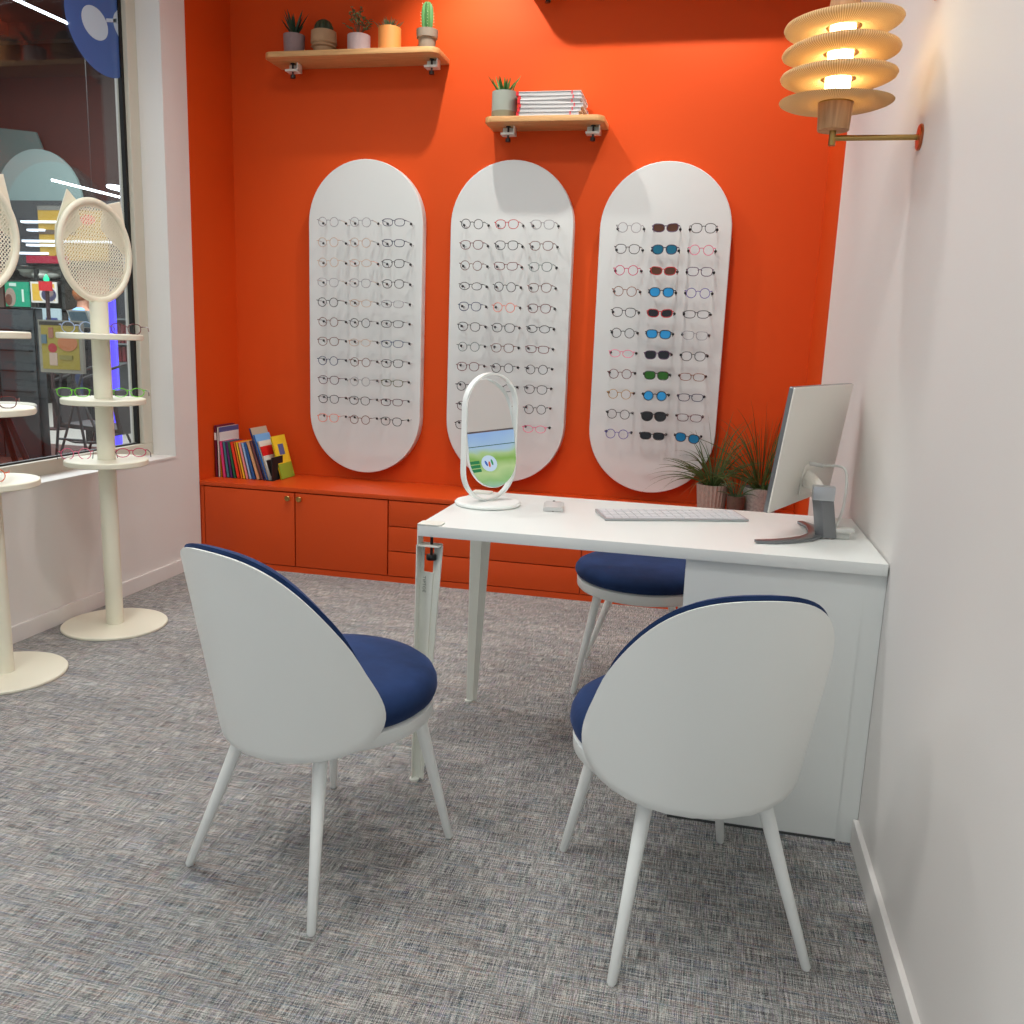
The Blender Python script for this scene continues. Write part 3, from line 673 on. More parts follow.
# ------------------------------------------------------------------ chairs
CR, COFF, CLEAN, CZC, CH, CW, CK, CN, CBZ, CK2 = .2665, .2689, .1031, .5721, .2331, .2929, -.4545, .8669, .0913, .2768
def shell_pt(rho, th, off):
    cs, sn = math.cos(th), math.sin(th)
    a = CW*math.copysign(abs(cs)**CN, cs)*(1+CK*sn+CK2*sn*sn); z = CH*math.copysign(abs(sn)**CN, sn)
    a *= rho; z *= rho
    rad = CR+CBZ*z-off*1.0; back = COFF+CLEAN*z-off*.0
    al = a/(CR+CBZ*z)
    return Vector((rad*math.sin(al), -(back+rad*math.cos(al)-CR+off*0), CZC+z-off*.25))
def shell_mesh(o0, o1, sc_, nr=14, nt=72, edge=0.004):
    fs = sc_ if callable(sc_) else (lambda th: sc_)
    mb = MB(); bm = mb.bm
    def grid(off, s):
        c = bm.verts.new(shell_pt(0, 0, off)); rows = []
        for i in range(1, nr+1): rows.append([bm.verts.new(shell_pt((fs(2*PI*k/nt)-s)*i/nr, 2*PI*k/nt, off)) for k in range(nt)])
        return c, rows
    def faces(c, rows):
        for k in range(nt):
            bm.faces.new((c, rows[0][k], rows[0][(k+1) % nt]))
            for A, B in zip(rows, rows[1:]): bm.faces.new((A[k], B[k], B[(k+1) % nt], A[(k+1) % nt]))
    c0, r0 = grid(o0, edge); c1, r1 = grid(o1, edge)
    faces(c0, r0); faces(c1, r1)
    mid = [bm.verts.new(shell_pt(fs(2*PI*k/nt), 2*PI*k/nt, (o0+o1)/2)) for k in range(nt)]
    q0 = [bm.verts.new(shell_pt(fs(2*PI*k/nt), 2*PI*k/nt, o0+(o1-o0)*.2)) for k in range(nt)]
    q1 = [bm.verts.new(shell_pt(fs(2*PI*k/nt), 2*PI*k/nt, o0+(o1-o0)*.8)) for k in range(nt)]
    loops = [r0[-1], q0, mid, q1, r1[-1]]
    for A, B in zip(loops, loops[1:]):
        for k in range(nt): bm.faces.new((A[k], B[k], B[(k+1) % nt], A[(k+1) % nt]))
    return mb
def seat_parts(t, cy, legs, hw, hr, legtop=.15, lo=(0, 0), z0=.382, zc=.425, zt=.490):
    MB().lathe([(0, z0), (.215, z0), (.228, z0+.004), (.235, z0+.012), (.236, zc-.004), (.230, zc), (0, zc)], 56, (0, cy, 0)).build('seat_ring', 'white', t)
    q = zt-zc
    MB().lathe([(0, zc+.0005), (.226, zc+.0005), (.238, zc+q*.12), (.244, zc+q*.30), (.243, zc+q*.50), (.234, zc+q*.70), (.214, zc+q*.86), (.17, zc+q*.95), (.10, zt), (0, zt+.001)], 56, (0, cy, 0)).build('seat_cushion', 'velvet', t)
    for sx, sy in ((-1, -1), (1, -1), (1, 1), (-1, 1)):
        fx, fy = sx*hw+lo[0], sy*hr+lo[1]
        d = Vector((fx, fy-cy, 0)); top = Vector((0, cy, 0))+d.normalized()*legtop*1.05
        MB().tube([(fx, fy, 0), (fx, fy, .004), Vector((fx, fy, 0)).lerp(top, .5)+Vector((0, 0, z0*.5)), (top.x, top.y, z0+.001)], [.007, .0095, .013, .0165], 16).build('leg', 'white', t)
def make_chair(label, loc, rz):
    t = thing('dining_chair', label, 'chair', loc, rz, 'white chairs with navy velvet seats')
    seat_parts(t, .035, 4, .2034, .2309, .188, (0, 0), .348, .392, .482)
    shell_mesh(0, .010, 1.0).build('back_shell', 'white', t, angle=1.2)
    shell_mesh(.0105, .040, lambda th: .97+.075*max(0, min(1, (math.sin(th)+.35)*1.6))).build('back_padding', 'velvet', t, angle=1.2)
    tg = MB().box((.229, -.062, .405), (.234, -.052, .440)); tg.build('fabric_tag', 'black', t, smooth=False)
    return t
ch = make_chair('white shell-back chair with navy velvet seat standing before the desk, left of the two', (-1.2795, 1.7978, 0), -.3777)
dup(ch, (-.4449, 1.8186, 0), .3708, 'white shell-back chair with navy velvet seat standing close to the white right wall')
t = thing('stool', 'backless round stool with navy velvet seat behind the white desk', 'stool', (-.63, 3.05, 0), .015)
seat_parts(t, 0, 4, .19, .19, .155, (-.030, .095))

# ------------------------------------------------------------------ monitor
sc = Vector((-.156, 2.596, .977)); yaw, tilt, w, h = .399, .116, .545, .33
d = Vector((math.sin(yaw), math.cos(yaw), 0)); nb = Vector((math.cos(yaw), -math.sin(yaw), 0))
upv = Vector((0, 0, math.cos(tilt)))+nb*math.sin(tilt); nn = d.cross(upv).normalized()
if nn.dot(nb) < 0: nn = -nn          # points to the back of the monitor
base = Vector((-.13, 2.45, .7405))
t = thing('monitor', 'white-backed computer monitor on a grey metal stand, at the right end of the desk', 'monitor', base)
T = Matrix(((d.x, upv.x, nn.x, (sc-base).x), (d.y, upv.y, nn.y, (sc-base).y), (d.z, upv.z, nn.z, (sc-base).z), (0, 0, 0, 1)))  # local: x along width, y up, z to the back
mb = MB().prism(rrect(-w/2, -h/2, w/2, h/2, .004, 3), 'z', -.003, .001); mb.move(T); mb.build('housing', 'mon_back', t, bevel=.001)
mb = MB().prism(rrect(-w/2-.001, -h/2-.001, w/2+.001, h/2+.001, .004, 3), 'z', -.0130, -.0031); mb.move(T); mb.build('bezel', 'grey_metal', t)
def scr_part(x0, y0, x1, y1, k, col, s, poly=None):
    m = pm('screen_%d_%d_%d' % tuple(int(v*99) for v in col), (.02, .02, .02), .3, emit=col, estr=s)
    mb = MB(); z0 = -.0132-.0002*k
    mb.prism(poly if poly else [(x0, y0), (x1, y0), (x1, y1), (x0, y1)], 'z', z0-.0002, z0); mb.move(T); return mb.build('screen' if k == 0 else 'screen_image', m, t, smooth=False)
SW, SH = w/2-.006, h/2-.006
# soft green landscape wallpaper with pale sky
def wallpaper():
    m = bpy.data.materials.new('screen_wallpaper'); m.use_nodes = True; nt = m.node_tree; b = nt.nodes['Principled BSDF']
    b.inputs['Base Color'].default_value = (.01, .01, .01, 1); b.inputs['Roughness'].default_value = .3
    tc = nt.nodes.new('ShaderNodeTexCoord'); sp = nt.nodes.new('ShaderNodeSeparateXYZ'); nt.links.new(tc.outputs['Object'], sp.inputs[0])
    n = nt.nodes.new('ShaderNodeTexNoise'); n.inputs['Scale'].default_value = 9; nt.links.new(tc.outputs['Object'], n.inputs['Vector'])
    ad = nt.nodes.new('ShaderNodeMath'); ad.operation = 'MULTIPLY_ADD'; ad.inputs[1].default_value = .09; nt.links.new(n.outputs['Fac'], ad.inputs[0]); nt.links.new(sp.outputs[2], ad.inputs[2])
    mr = nt.nodes.new('ShaderNodeMapRange'); zc = (sc-base).z; mr.inputs[1].default_value = zc-.165+.045; mr.inputs[2].default_value = zc+.165+.045
    nt.links.new(ad.outputs[0], mr.inputs[0])
    r = nt.nodes.new('ShaderNodeValToRGB'); e = r.color_ramp.elements
    st = [(0, (.62, .78, .86)), (.22, (.66, .82, .84)), (.38, (.62, .80, .52)), (.50, (.78, .88, .62)), (.62, (.55, .74, .35)), (.72, (.72, .84, .58)), (.80, (.70, .82, .92)), (1, (.62, .76, .95))]
    while len(e) < len(st): e.new(.5)
    for i, (p, c) in enumerate(st): e[i].position = p; e[i].color = (*lin(c), 1)
    nt.links.new(mr.outputs[0], r.inputs[0]); nt.links.new(r.outputs[0], b.inputs['Emission Color']); b.inputs['Emission Strength'].default_value = .85
    return m
mb = MB().box((-SW, -SH, -.0135), (SW, SH, -.0131)); mb.move(T); mb.build('screen', wallpaper(), t, smooth=False)
scr_part(-SW, .100, SW, .103, 2, (.12, .42, .28), .6)
CXS, CYS = -.037, .027
scr_part(0, 0, 0, 0, 3, (.82, .90, .98), .9, [(CXS+.034*math.cos(2*PI*i/32), CYS+.034*math.sin(2*PI*i/32)) for i in range(32)])
for k, (dx, dy, col, rr) in enumerate(((-.013, .001, (.15, .40, .75), .3), (0, -.004, (.90, .38, .20), -.1), (.013, .003, (.20, .60, .35), .1))):
    cs, sn = math.cos(rr), math.sin(rr)
    scr_part(0, 0, 0, 0, 5, col, .9, [(CXS+dx+cs*.0045*math.cos(a)-sn*.013*math.sin(a), CYS+dy+sn*.0045*math.cos(a)+cs*.013*math.sin(a)) for a in [2*PI*i/14 for i in range(14)]])
for k in range(3):
    scr_part(-.128, -.004+k*.017, -.078, -.004+k*.017+.013, 4, (.15, .58, .36), .7)
# stand: crescent foot, neck, hinge block
def P2(x, y): return (x-base.x, y-base.y)
A = [P2(-.308, 2.305), P2(-.262, 2.322), P2(-.215, 2.352), P2(-.172, 2.395), P2(-.142, 2.45), P2(-.138, 2.51), P2(-.142, 2.57), P2(-.168, 2.625)]
wd = [.010, .017, .021, .024, .027, .025, .021, .012]
Lp, Rp = [], []
for i, (x, y) in enumerate(A):
    a = Vector(A[max(i-1, 0)]); b = Vector(A[min(i+1, len(A)-1)]); tt = (b-a).normalized(); n_ = Vector((-tt.y, tt.x)); q = Vector((x, y))
    Lp.append(q+n_*wd[i]*.8); Rp.append(q-n_*wd[i]*.8)
MB().prism([tuple(p) for p in Lp]+[tuple(p) for p in Rp[::-1]], 'z', .0005, .009).build('stand_foot', 'grey_metal', t, bevel=.002)
q = MB(); nx = Matrix.Translation((.012, -.015, 0))
q.prism([(-.028, .002), (-.006, -.012), (.027, -.004), (.027, .004), (-.004, -.002), (-.026, .010)], 'z', .004, .115)
for v in q.bm.verts:
    v.co.x -= .16*v.co.z; v.co.y += .08*v.co.z
q.move(nx)
q.build('stand_neck', 'grey_metal', t, bevel=.002)
q = MB().box((-.046, -.012, .104), (.010, .022, .142), nx); q.build('hinge', 'silver', t, bevel=.003)
e0 = sc-base-upv*.10+nn*.002; e1 = Vector((-.012, -.004, .125))
MB().tube([e1, e1.lerp(e0, .5)+Vector((0, 0, .005)), e0], [.016, .020, .026], 12).build('mount_arm', 'mon_back', t)
mb = MB().box((-.05, -.145, .0012), (.05, -.055, .005)); mb.move(T); mb.build('back_plate', 'mon_back', t, bevel=.002)
# video cable from the back socket
c0 = sc-d*.01-upv*.055+nn*.002; c1 = c0+nn*.035+d*.015
pts = [c0, c1]+[Vector(p) for p in ((-.082, 2.51, .925), (-.073, 2.49, .88), (-.077, 2.48, .82), (-.088, 2.46, .785), (-.095, 2.445, .775))]
def smooth_path(P, n=6):
    out = []
    for i in range(len(P)-1):
        a, b, c, dd = P[max(i-1, 0)], P[i], P[i+1], P[min(i+2, len(P)-1)]
        for k in range(n):
            u = k/n; out.append(.5*((2*b)+(c-a)*u+(2*a-5*b+4*c-dd)*u*u+(3*b-a-3*c+dd)*u**3))
    return out+[P[-1]]
cbp = thing('video_cable', 'white video cable plugged into the back of the monitor', 'cable', (-.09, 2.45, .742))
o2 = Vector((-.09, 2.45, .742))
MB().tube([p-o2 for p in smooth_path(pts[1:])], .0036, 8).build('cord', 'wire', cbp)
MB().tube([c0-o2, c1-o2], .0055, 8).build('plug', 'wire', cbp)
pa = thing('power_adapter', 'flat white power adapter lying behind the monitor stand near the wall', 'adapter', (-.093, 2.455, .7405), .1)
MB().box((-.035, -.02, .018), (.045, .02, .030)).box((-.005, -.012, 0), (.035, .012, .018)).build('body', 'wire', pa, bevel=.003)

# ------------------------------------------------------------------ keyboard, mouse
kx0, kx1, ky = -.752, -.318, 2.51
t = thing('keyboard', 'flat silver and white keyboard lying on the desk in front of the monitor', 'keyboard', (-.535, 2.575, .7405), .37)
MB().prism([(-.06, .001), (.06, .001), (.06, .012), (-.06, .006)], 'x', -.215, .215).build('base', 'silver', t, bevel=.0015)
k = MB()
km = pm('key_white', (.86, .86, .87), .5)
for r_ in range(6):
    y0 = -.054+r_*.018
    n_ = 18
    for c_ in range(n_):
        if r_ == 0 and 4 <= c_ <= 8: continue
        x0 = -.209+c_*.0233
        zz = .006+(y0+.06)/.12*.006
        k.box((x0, y0, zz), (x0+.0205, y0+.0150, zz+.0022))
    if r_ == 0: k.box((-.209+4*.0233, y0, .0065), (-.209+8.9*.0233, y0+.015, .0085))
ko = k.build('keys', km, t, smooth=False); ko['kind'] = 'stuff'
t = thing('computer_mouse', 'flat silver computer mouse on the desk beside the mirror', 'mouse', (-.885, 2.57, .7405), .15)
prof = []
mb = MB(); n = 12
rows = []
for i in range(n+1):
    u = i/n; y = -.056+.112*u; zt = .008+.012*math.sin(PI*(.15+.75*u))
    rows.append([mb.bm.verts.new((x, y, z)) for x, z in ((-.029, .001), (-.030, zt*.6), (-.022, zt*.95), (0, zt), (.022, zt*.95), (.030, zt*.6), (.029, .001))])
for A_, B_ in zip(rows, rows[1:]):
    for q_ in range(6): mb.bm.faces.new((A_[q_], A_[q_+1], B_[q_+1], B_[q_]))
    mb.bm.faces.new((A_[6], A_[0], B_[0], B_[6]))
mb.bm.faces.new(rows[0]); mb.bm.faces.new(rows[-1][::-1])
mb.build('body', pm('mouse_white', (.80, .80, .79), .3), t, bevel=0)
MB().ball((0, .012, .0195), .004, 8, 6, (1, 1, .5)).build('scroll_ball', 'blackm', t)
MB().box((-.003, -.056, .0), (.003, -.054, .003)).build('rear_slot', 'grey_metal', t)

# ------------------------------------------------------------------ table mirror
mc = Vector((-1.085, 2.55, .7405)); myaw = .93
t = thing('table_mirror', 'oval white-rimmed tabletop mirror on a round base at the left of the desk', 'mirror', mc, myaw)
MB().lathe([(0, .0), (.096, .0), (.100, .003), (.100, .008), (.096, .012), (0, .013)], 56).build('base', 'white', t)
TM = Matrix.Translation((0, 0, .205)) @ Matrix.Rotation(-.145, 4, 'X')
W_, H_, dep = .200, .384, .010
out = stadium(W_, H_, 24); inn = stadium(W_-.012, H_-.012, 24); mb = MB()
vo = [[mb.bm.verts.new((x, y, z)) for x, z in pl] for pl in (out, inn) for y in (-dep, dep)]
N = len(out)
for i in range(N):
    j = (i+1) % N; a, b, c, dd = vo
    if (vo[0][i].co-vo[0][j].co).length < 1e-6: continue
    mb.bm.faces.new((a[i], a[j], b[j], b[i])); mb.bm.faces.new((c[i], dd[i], dd[j], c[j])); mb.bm.faces.new((a[i], c[i], c[j], a[j])); mb.bm.faces.new((b[i], b[j], dd[j], dd[i]))
bmesh.ops.remove_doubles(mb.bm, verts=mb.bm.verts, dist=1e-5)
TR = Matrix.Translation((0, 0, .0))
mb.move(Matrix.Translation((0, 0, .012+H_/2))); mb.build('ring', 'white', t, angle=.6)
gw, gh = .180, .322
GT = Matrix.Translation((0, -.004, .056+gh/2)) @ Matrix.Rotation(-.185, 4, 'X')
gm = MB().prism(stadium(gw, gh, 24), 'y', -.002, .0); gm.move(GT); gm.build('mirror_glass', 'mirror', t, smooth=False)
gm = MB().prism(stadium(gw+.004, gh+.004, 24), 'y', .0002, .006); gm.move(GT); gm.build('mirror_back', 'white', t)
MB().tube([(-W_/2+.004, 0, .012+H_/2+.02), (W_/2-.004, 0, .012+H_/2+.02)], .003, 8).build('pivot', 'white', t)

# ------------------------------------------------------------------ wall lamp
LX, LY = -.205, 2.43
t = thing('wall_lamp', 'brass-armed wall lamp with stacked woven straw discs round a glowing tube', 'lamp', (0, LY, 1.753))
def rel(x, y, z): return (x, y-LY, z-1.753)
rz_ = Matrix.Rotation(-PI/2, 4, 'Y')
for z in (1.753, 2.090):
    r_ = MB().lathe([(0, .0), (.030, .0), (.031, .004), (.028, .007), (.010, .008), (0, .008)], 32); r_.move(Matrix.Translation(rel(0, LY, z)) @ rz_); r_.build('rosette', 'copper', t)
    MB().tube([rel(-.006, LY, z), rel(LX, LY, z)], .0068, 12).tube([rel(LX, LY, z-.018), rel(LX, LY, z+.018)], .0085, 12).build('arm', 'brass', t)
MB().lathe([(0, 0), (.037, 0), (.038, .002), (.041, .058), (.041, .062), (0, .062)], 40, rel(LX, LY, 1.770)).build('lower_cap', 'lampwood', t)
MB().lathe([(0, 0), (.038, 0), (.034, .05), (0, .05)], 40, rel(LX, LY, 2.030)).build('upper_cap', 'lampwood', t)
tube = MB().lathe([(0, 0), (.030, 0), (.030, .20), (0, .20)], 32, rel(LX, LY, 1.832)).build('lamp_tube', pm('lamp_glow', (.9, .8, .6), .5, emit=(1.0, .90, .68), estr=14), t)
for a in (0.3, 2.4, 4.5):
    MB().tube([rel(LX+.0325*math.cos(a), LY+.0325*math.sin(a), 1.83), rel(LX+.0325*math.cos(a), LY+.0325*math.sin(a), 2.03)], .0013, 6).build('rod', 'brass', t)
def disc(z, r, th, tx, ty, sad, mat, sharp=False):
    n, m_ = 72, 20; mb = MB(); rings = []
    r0 = .040; rc = (r+r0)/2; rr = (r-r0)/2
    for i in range(n):
        a = 2*PI*i/n; ring = []
        for k_ in range(m_):
            b = 2*PI*k_/m_; cr = math.cos(b); sr = math.sin(b)
            rad = rc+rr*cr
            zz = th*math.copysign(abs(sr)**(.85 if not sharp else 1.6), sr)*(1 if not sharp else .8)
            x, y = rad*math.cos(a), rad*math.sin(a)
            zz += tx*x+ty*y+sad*math.cos(2*a-.3)*(rad/r)**2
            ring.append(mb.bm.verts.new((x, y, zz)))
        rings.append(ring)
    for i in range(n):
        A_, B_ = rings[i], rings[(i+1) % n]
        for k_ in range(m_): mb.bm.faces.new((A_[k_], A_[(k_+1) % m_], B_[(k_+1) % m_], B_[k_]))
    o = mb.build('shade_disc', mat, t, angle=1.5, loc=rel(LX, LY, z))
    MB().lathe([(.034, -.004), (.042, -.004), (.042, .004), (.034, .004), (.034, -.004)], 32).build('inner_ring', 'brass', o)
disc(2.010, .138, .0125, .07, .0, .003, 'weave'); disc(1.951, .138, .0125, .035, .0, -.002, 'weave'); disc(1.893, .137, .0125, .02, .0, .002, 'weave')
disc(1.835, .135, .0045, .0, .0, .002, 'weave2', True)

# ------------------------------------------------------------------ eyewear stands by the window
def perforated(R, pitch, hole, n=8):
    mb = MB(); bm = mb.bm; k = int(R/pitch)+1
    for i in range(-k, k+1):
        for j in range(-k, k+1):
            x, z = i*pitch, j*pitch
            if math.hypot(abs(x)+pitch/2, abs(z)+pitch/2) > R+.002: continue
            hp = pitch/2
            sq = []
            for q in range(n):
                a = 2*PI*(q+.5)/n; c, s_ = math.cos(a), math.sin(a); m_ = max(abs(c), abs(s_)); sq.append((x+hp*c/m_, z+hp*s_/m_))
            cr = [(x+hole*math.cos(2*PI*(q+.5)/n), z+hole*math.sin(2*PI*(q+.5)/n)) for q in range(n)]
            A_ = [bm.verts.new((u, 0, v)) for u, v in sq]; B_ = [bm.verts.new((u, 0, v)) for u, v in cr]
            for q in range(n): bm.faces.new((A_[q], A_[(q+1) % n], B_[(q+1) % n], B_[q]))
    bmesh.ops.remove_doubles(bm, verts=bm.verts, dist=.0004)
    # closing band between the grid and the rim
    N = 96; rin = []
    for i in range(N):
        a = 2*PI*i/N; rr = R
        rin.append((R*.93*math.cos(a), R*.93*math.sin(a)))
    A_ = [bm.verts.new((u, .0006, v)) for u, v in rin]; B_ = [bm.verts.new((u/.93, .0006, v/.93)) for u, v in rin]
    for i in range(N): bm.faces.new((A_[i], A_[(i+1) % N], B_[(i+1) % N], B_[i]))
    r = bmesh.ops.extrude_face_region(bm, geom=list(bm.faces))
    bmesh.ops.translate(bm, vec=(0, .0015, 0), verts=[v for v in r['geom'] if isinstance(v, bmesh.types.BMVert)])
    return mb
def make_stand(label, loc):
    t = thing('eyewear_stand', label, 'display stand', loc, 0, 'cream display stands by the window')
    MB().lathe([(0, 0), (.203, 0), (.206, .003), (.206, .009), (.203, .012), (0, .012)], 64).build('base', 'cream', t)
    MB().lathe([(.034, .012), (.034, 1.322), (0, 1.322)], 32).build('pole', 'cream', t)
    for z in (.680, .925, 1.178): MB().lathe([(.035, 0), (.154, 0), (.157, .003), (.157, .019), (.154, .022), (.035, .022), (.035, 0)], 64, (0, 0, z)).build('round_tray', 'cream', t)
    # round perforated head facing the room
    HM = Matrix.Translation((.0, 0, 1.512)) @ Matrix.Rotation(math.radians(86), 4, 'Z')
    R = .196
    mb = MB(); mb.tube([((R-.011)*math.cos(2*PI*i/96), 0, (R-.011)*math.sin(2*PI*i/96)) for i in range(96)], .0125, 10, True, flat=(1, .75)); mb.move(HM)
    hd = mb.build('head_rim', 'cream', t)
    pf = perforated(.176, .0142, .0046); pf.move(HM); pf.build('perforated_disc', 'cream', hd, smooth=False)
    for pl in ([(-.112, .212), (-.070, .180), (-.050, .09), (-.185, .0), (-.178, .07)], [(.165, .208), (.075, .182), (.050, .09), (.196, -.01), (.200, .06)]):
        e = MB().prism(pl, 'y', .016, .020); e.move(HM); e.build('ear_flap', 'cream', hd, smooth=False)
    return t
s1 = make_stand('cream eyewear stand with perforated round head, nearer the orange wall', (-2.81, 3.086, 0))
s2 = dup(s1, (-2.826, 2.50, 0), 0, 'cream eyewear stand cut off by the left edge of the photo')
for c in list(s1.children):
    pass
GG = 'glasses lying on the cream stands'
Z1, Z2, Z3 = 1.200+.0205, .947+.0205, .702+.0205
def on_tray(c, ang, rad, z, rz, *a):
    return (c[0]+rad*math.cos(ang), c[1]+rad*math.sin(ang), z)
C1, C2 = (-2.81, 3.086), (-2.826, 2.50)
for kind, fc, tc_, c, (dx, dy), z, rz, lb in (
  ('round', 'pale blue', 'thin grey', C1, (-.075, -.035), Z1, .6, 'pale blue round glasses on the top tray, on the stand nearer the orange wall'),
  ('panto', 'dark red', 'dark red', C1, (.055, .085), Z1, -2.3, 'dark red glasses on the top tray, right of the pole by the window frame'),
  ('rectangular', 'green', 'black', C1, (-.101, -.045), Z2, -2.5, 'lime green glasses with black temples on the middle tray, left of the pole'),
  ('oval', 'green', 'black', C1, (.055, .085), Z2, -2.4, 'lime green glasses with black temples on the middle tray, right of the pole'),
  ('round', 'pink', 'black', C1, (-.101, -.05), Z3, -2.5, 'pink round glasses with black temples on the lowest tray, left of the pole'),
  ('oval', 'magenta', 'black', C1, (.055, .080), Z3, -2.4, 'magenta glasses with black temples on the lowest tray, right of the pole'),
  ('square', 'dark red', 'dark red', C2, (.060, -.005), Z2, .7, 'dark red square glasses on the middle tray of the left-edge stand'),
  ('round', 'orange', 'orange', C2, (.035, -.045), Z3, .7, 'orange round glasses on the lowest tray of the left-edge stand')):
    place_glasses(kind, False, gc(fc), gc(tc_), M['lens_clear'], (c[0]+dx, c[1]+dy, z), rz, lb, GG)

# ------------------------------------------------------------------ shopping hall beyond the window
M['hall_ceil'] = pm('hall_ceiling', (.17, .12, .11), .9, noise_amt=.2, nscale=2)
M['hall_floor'] = pm('hall_tiles', (.62, .61, .58), .35)
M['deck'] = wood('brown_deck', (.34, .20, .16), (.24, .13, .11), (3, 20, 3))
M['teal'] = pm('teal_grey', (.30, .38, .37), .7)
M['hall_dark'] = pm('facade_dark', (.20, .21, .22), .6)
struct(MB().box((-20, .5, -.1), (XL-.25, 14, 0)), 'floor_2', 'hall_floor')
struct(MB().box((-20, .5, 5.6), (XL-.25, 14, 5.7)), 'ceiling_2', 'hall_ceil')
struct(MB().box((-20, 12.0, 2.10), (-6.2, 12.1, 3.05)), 'wall_hall_fascia', 'hall_dark')
struct(MB().box((-20, 12.6, 3.05), (-6.2, 12.7, 5.6)), 'wall_hall_upper', pm('hall_upper', (.22, .15, .14), .9))
struct(MB().box((-20, 12.6, 0), (-6.2, 12.7, 3.05)), 'wall_hall_back', pm('hall_back', (.50, .48, .45), .8))
struct(MB().box((-20, .5, 0), (-19.9, 12.7, 5.6)), 'wall_hall_left', pm('hall_side', (.35, .32, .30), .8))
MBt = MB()
for y in (6.2, 8.2, 10.2, 12.2): MBt.box((-20, y, 5.35), (XL-.25, y+.16, 5.6))
for x in (-6.0, -8.6, -11.2, -14): MBt.box((x, .5, 5.42), (x+.12, 12.6, 5.6))
struct(MBt, 'trim_2', pm('beam', (.24, .19, .18), .8))
o = MB().prism([(-11.7, 3.02), (-10.45, 3.02), (-10.9, 4.12), (-12.6, 4.3), (-12.6, 3.02)], 'y', 12.42, 12.46)
tag(o.build('hanging_banner', 'teal', smooth=False), 'dark teal banner panel hanging above the dark shop fascia beyond the window', 'banner')
o = MB().prism([(-10.82+.78*math.cos(2*PI*i/40), 3.05+.80*math.sin(2*PI*i/40)) for i in range(40)], 'y', 12.30, 12.34)
tag(o.build('round_sign', pm('pale_teal', (.48, .56, .55), .6), smooth=False), 'pale grey-green round sign half hidden by the dark fascia beyond the window', 'sign')
GL = 'linear ceiling lights of the hall'
led = emis('led_strip', (.92, .96, 1), 9)
for (p, q, lb) in (((-7.12, 7.30, 4.20), (-7.03, 8.38, 4.20), 'bright diagonal light tube high beyond the window, at the top left'),
                   ((-8.24, 9.48, 2.90), (-8.23, 10.86, 2.90), 'bright light tube hanging above the right-hand stand head beyond the window')):
    c0 = Vector(p).lerp(Vector(q), .5); o = MB().tube([Vector(p)-c0, Vector(q)-c0], .014, 8).build('light_tube', led, None, loc=c0); tag(o, lb, 'light', GL)
    MB().tube([Vector((0, 0, .03)), Vector((0, 0, 5.6-c0.z))], .006, 6).build('suspension_wire', 'gasket', o)
o = MB().tube([(-7.58+.085*math.cos(2*PI*i/32), 9.8+.17*math.sin(2*PI*i/32), 2.86) for i in range(32)], .016, 6, True).build('ring_light', led); MB().tube([(-7.58, 9.97, 2.86), (-7.58, 9.97, 5.6)], .006, 6).build('suspension_wire', 'gasket', o); tag(o, 'oval ring light hanging by the window edge, right of the diagonal light tube', 'light', GL)
k_ = 0  # glowing strips stand in for light reflections in front of the fascia
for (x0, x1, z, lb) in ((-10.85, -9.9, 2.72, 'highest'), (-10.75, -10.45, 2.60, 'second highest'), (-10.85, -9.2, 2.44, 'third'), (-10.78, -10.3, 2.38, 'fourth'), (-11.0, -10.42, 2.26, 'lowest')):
    o = MB().box((x0, 11.93, z), (x1, 12.0, z+.03)).build('reflection_strip', emis('reflection_glow', (.9, .95, 1), 2.2), smooth=False)
    tag(o, 'thin horizontal white light reflection, made as a glowing strip over the dark fascia, %s of five' % lb, 'light', 'glowing strips for light reflections on the fascia')
def poster(name, x0, x1, z0, z1, y, col, label, bits=(), cat='poster', group=None, border=None):
    t = thing(name, label, cat, ((x0+x1)/2, y, z0), 0, group); cx = (x0+x1)/2
    MB().box((x0-cx, 0, 0), (x1-cx, .03, z1-z0)).build('sheet', pm('poster_%d_%d_%d' % tuple(int(v*99) for v in (border or col)), border or col, .6), t, smooth=False)
    if border: MB().box((x0-cx+.03, -.004, .03), (x1-cx-.03, 0, z1-z0-.03)).build('print', pm('poster_%d_%d_%d' % tuple(int(v*99) for v in col), col, .6), t, smooth=False)
    W, H = x1-x0, z1-z0
    for i, (u0, v0, u1, v1, c, rd) in enumerate(bits):
        m = pm('poster_%d_%d_%d' % tuple(int(v*99) for v in c), c, .6); mb = MB()
        if rd: mb.prism([(x0-cx+W*(u0+u1)/2+W*(u1-u0)/2*math.cos(2*PI*q/24), H*(v0+v1)/2+H*(v1-v0)/2*math.sin(2*PI*q/24)) for q in range(24)], 'y', -.006-.001*i, -.0045)
        else: mb.box((x0-cx+W*u0, -.006-.001*i, H*v0), (x0-cx+W*u1, -.0045, H*v1))
        mb.build('print_detail', m, t, smooth=False)
    return t
poster('yellow_banner', -10.57, -9.40, 2.18, 2.97, 11.968, (.64, .52, .20), 'large yellow promotional banner on the dark fascia behind the perforated stand head',
       [(0, .92, 1, 1, (.40, .40, .38), 0), (.62, .66, .85, .84, (.75, .30, .25), 1), (0, .48, .55, .56, (.35, .30, .25), 0), (.08, .05, .14, .09, (.12, .11, .10), 1), (.22, .05, .28, .09, (.12, .11, .10), 1), (.36, .05, .42, .09, (.12, .11, .10), 1), (.30, .15, .38, .42, (.62, .60, .52), 0)], 'banner')
o = MB().box((-10.80, 11.94, 2.13), (-10.08, 12.0, 2.24)); tag(o.build('red_sign_strip', pm('sign_crimson', (.60, .13, .22), .6), smooth=False), 'narrow crimson strip along the bottom of the dark fascia', 'sign')
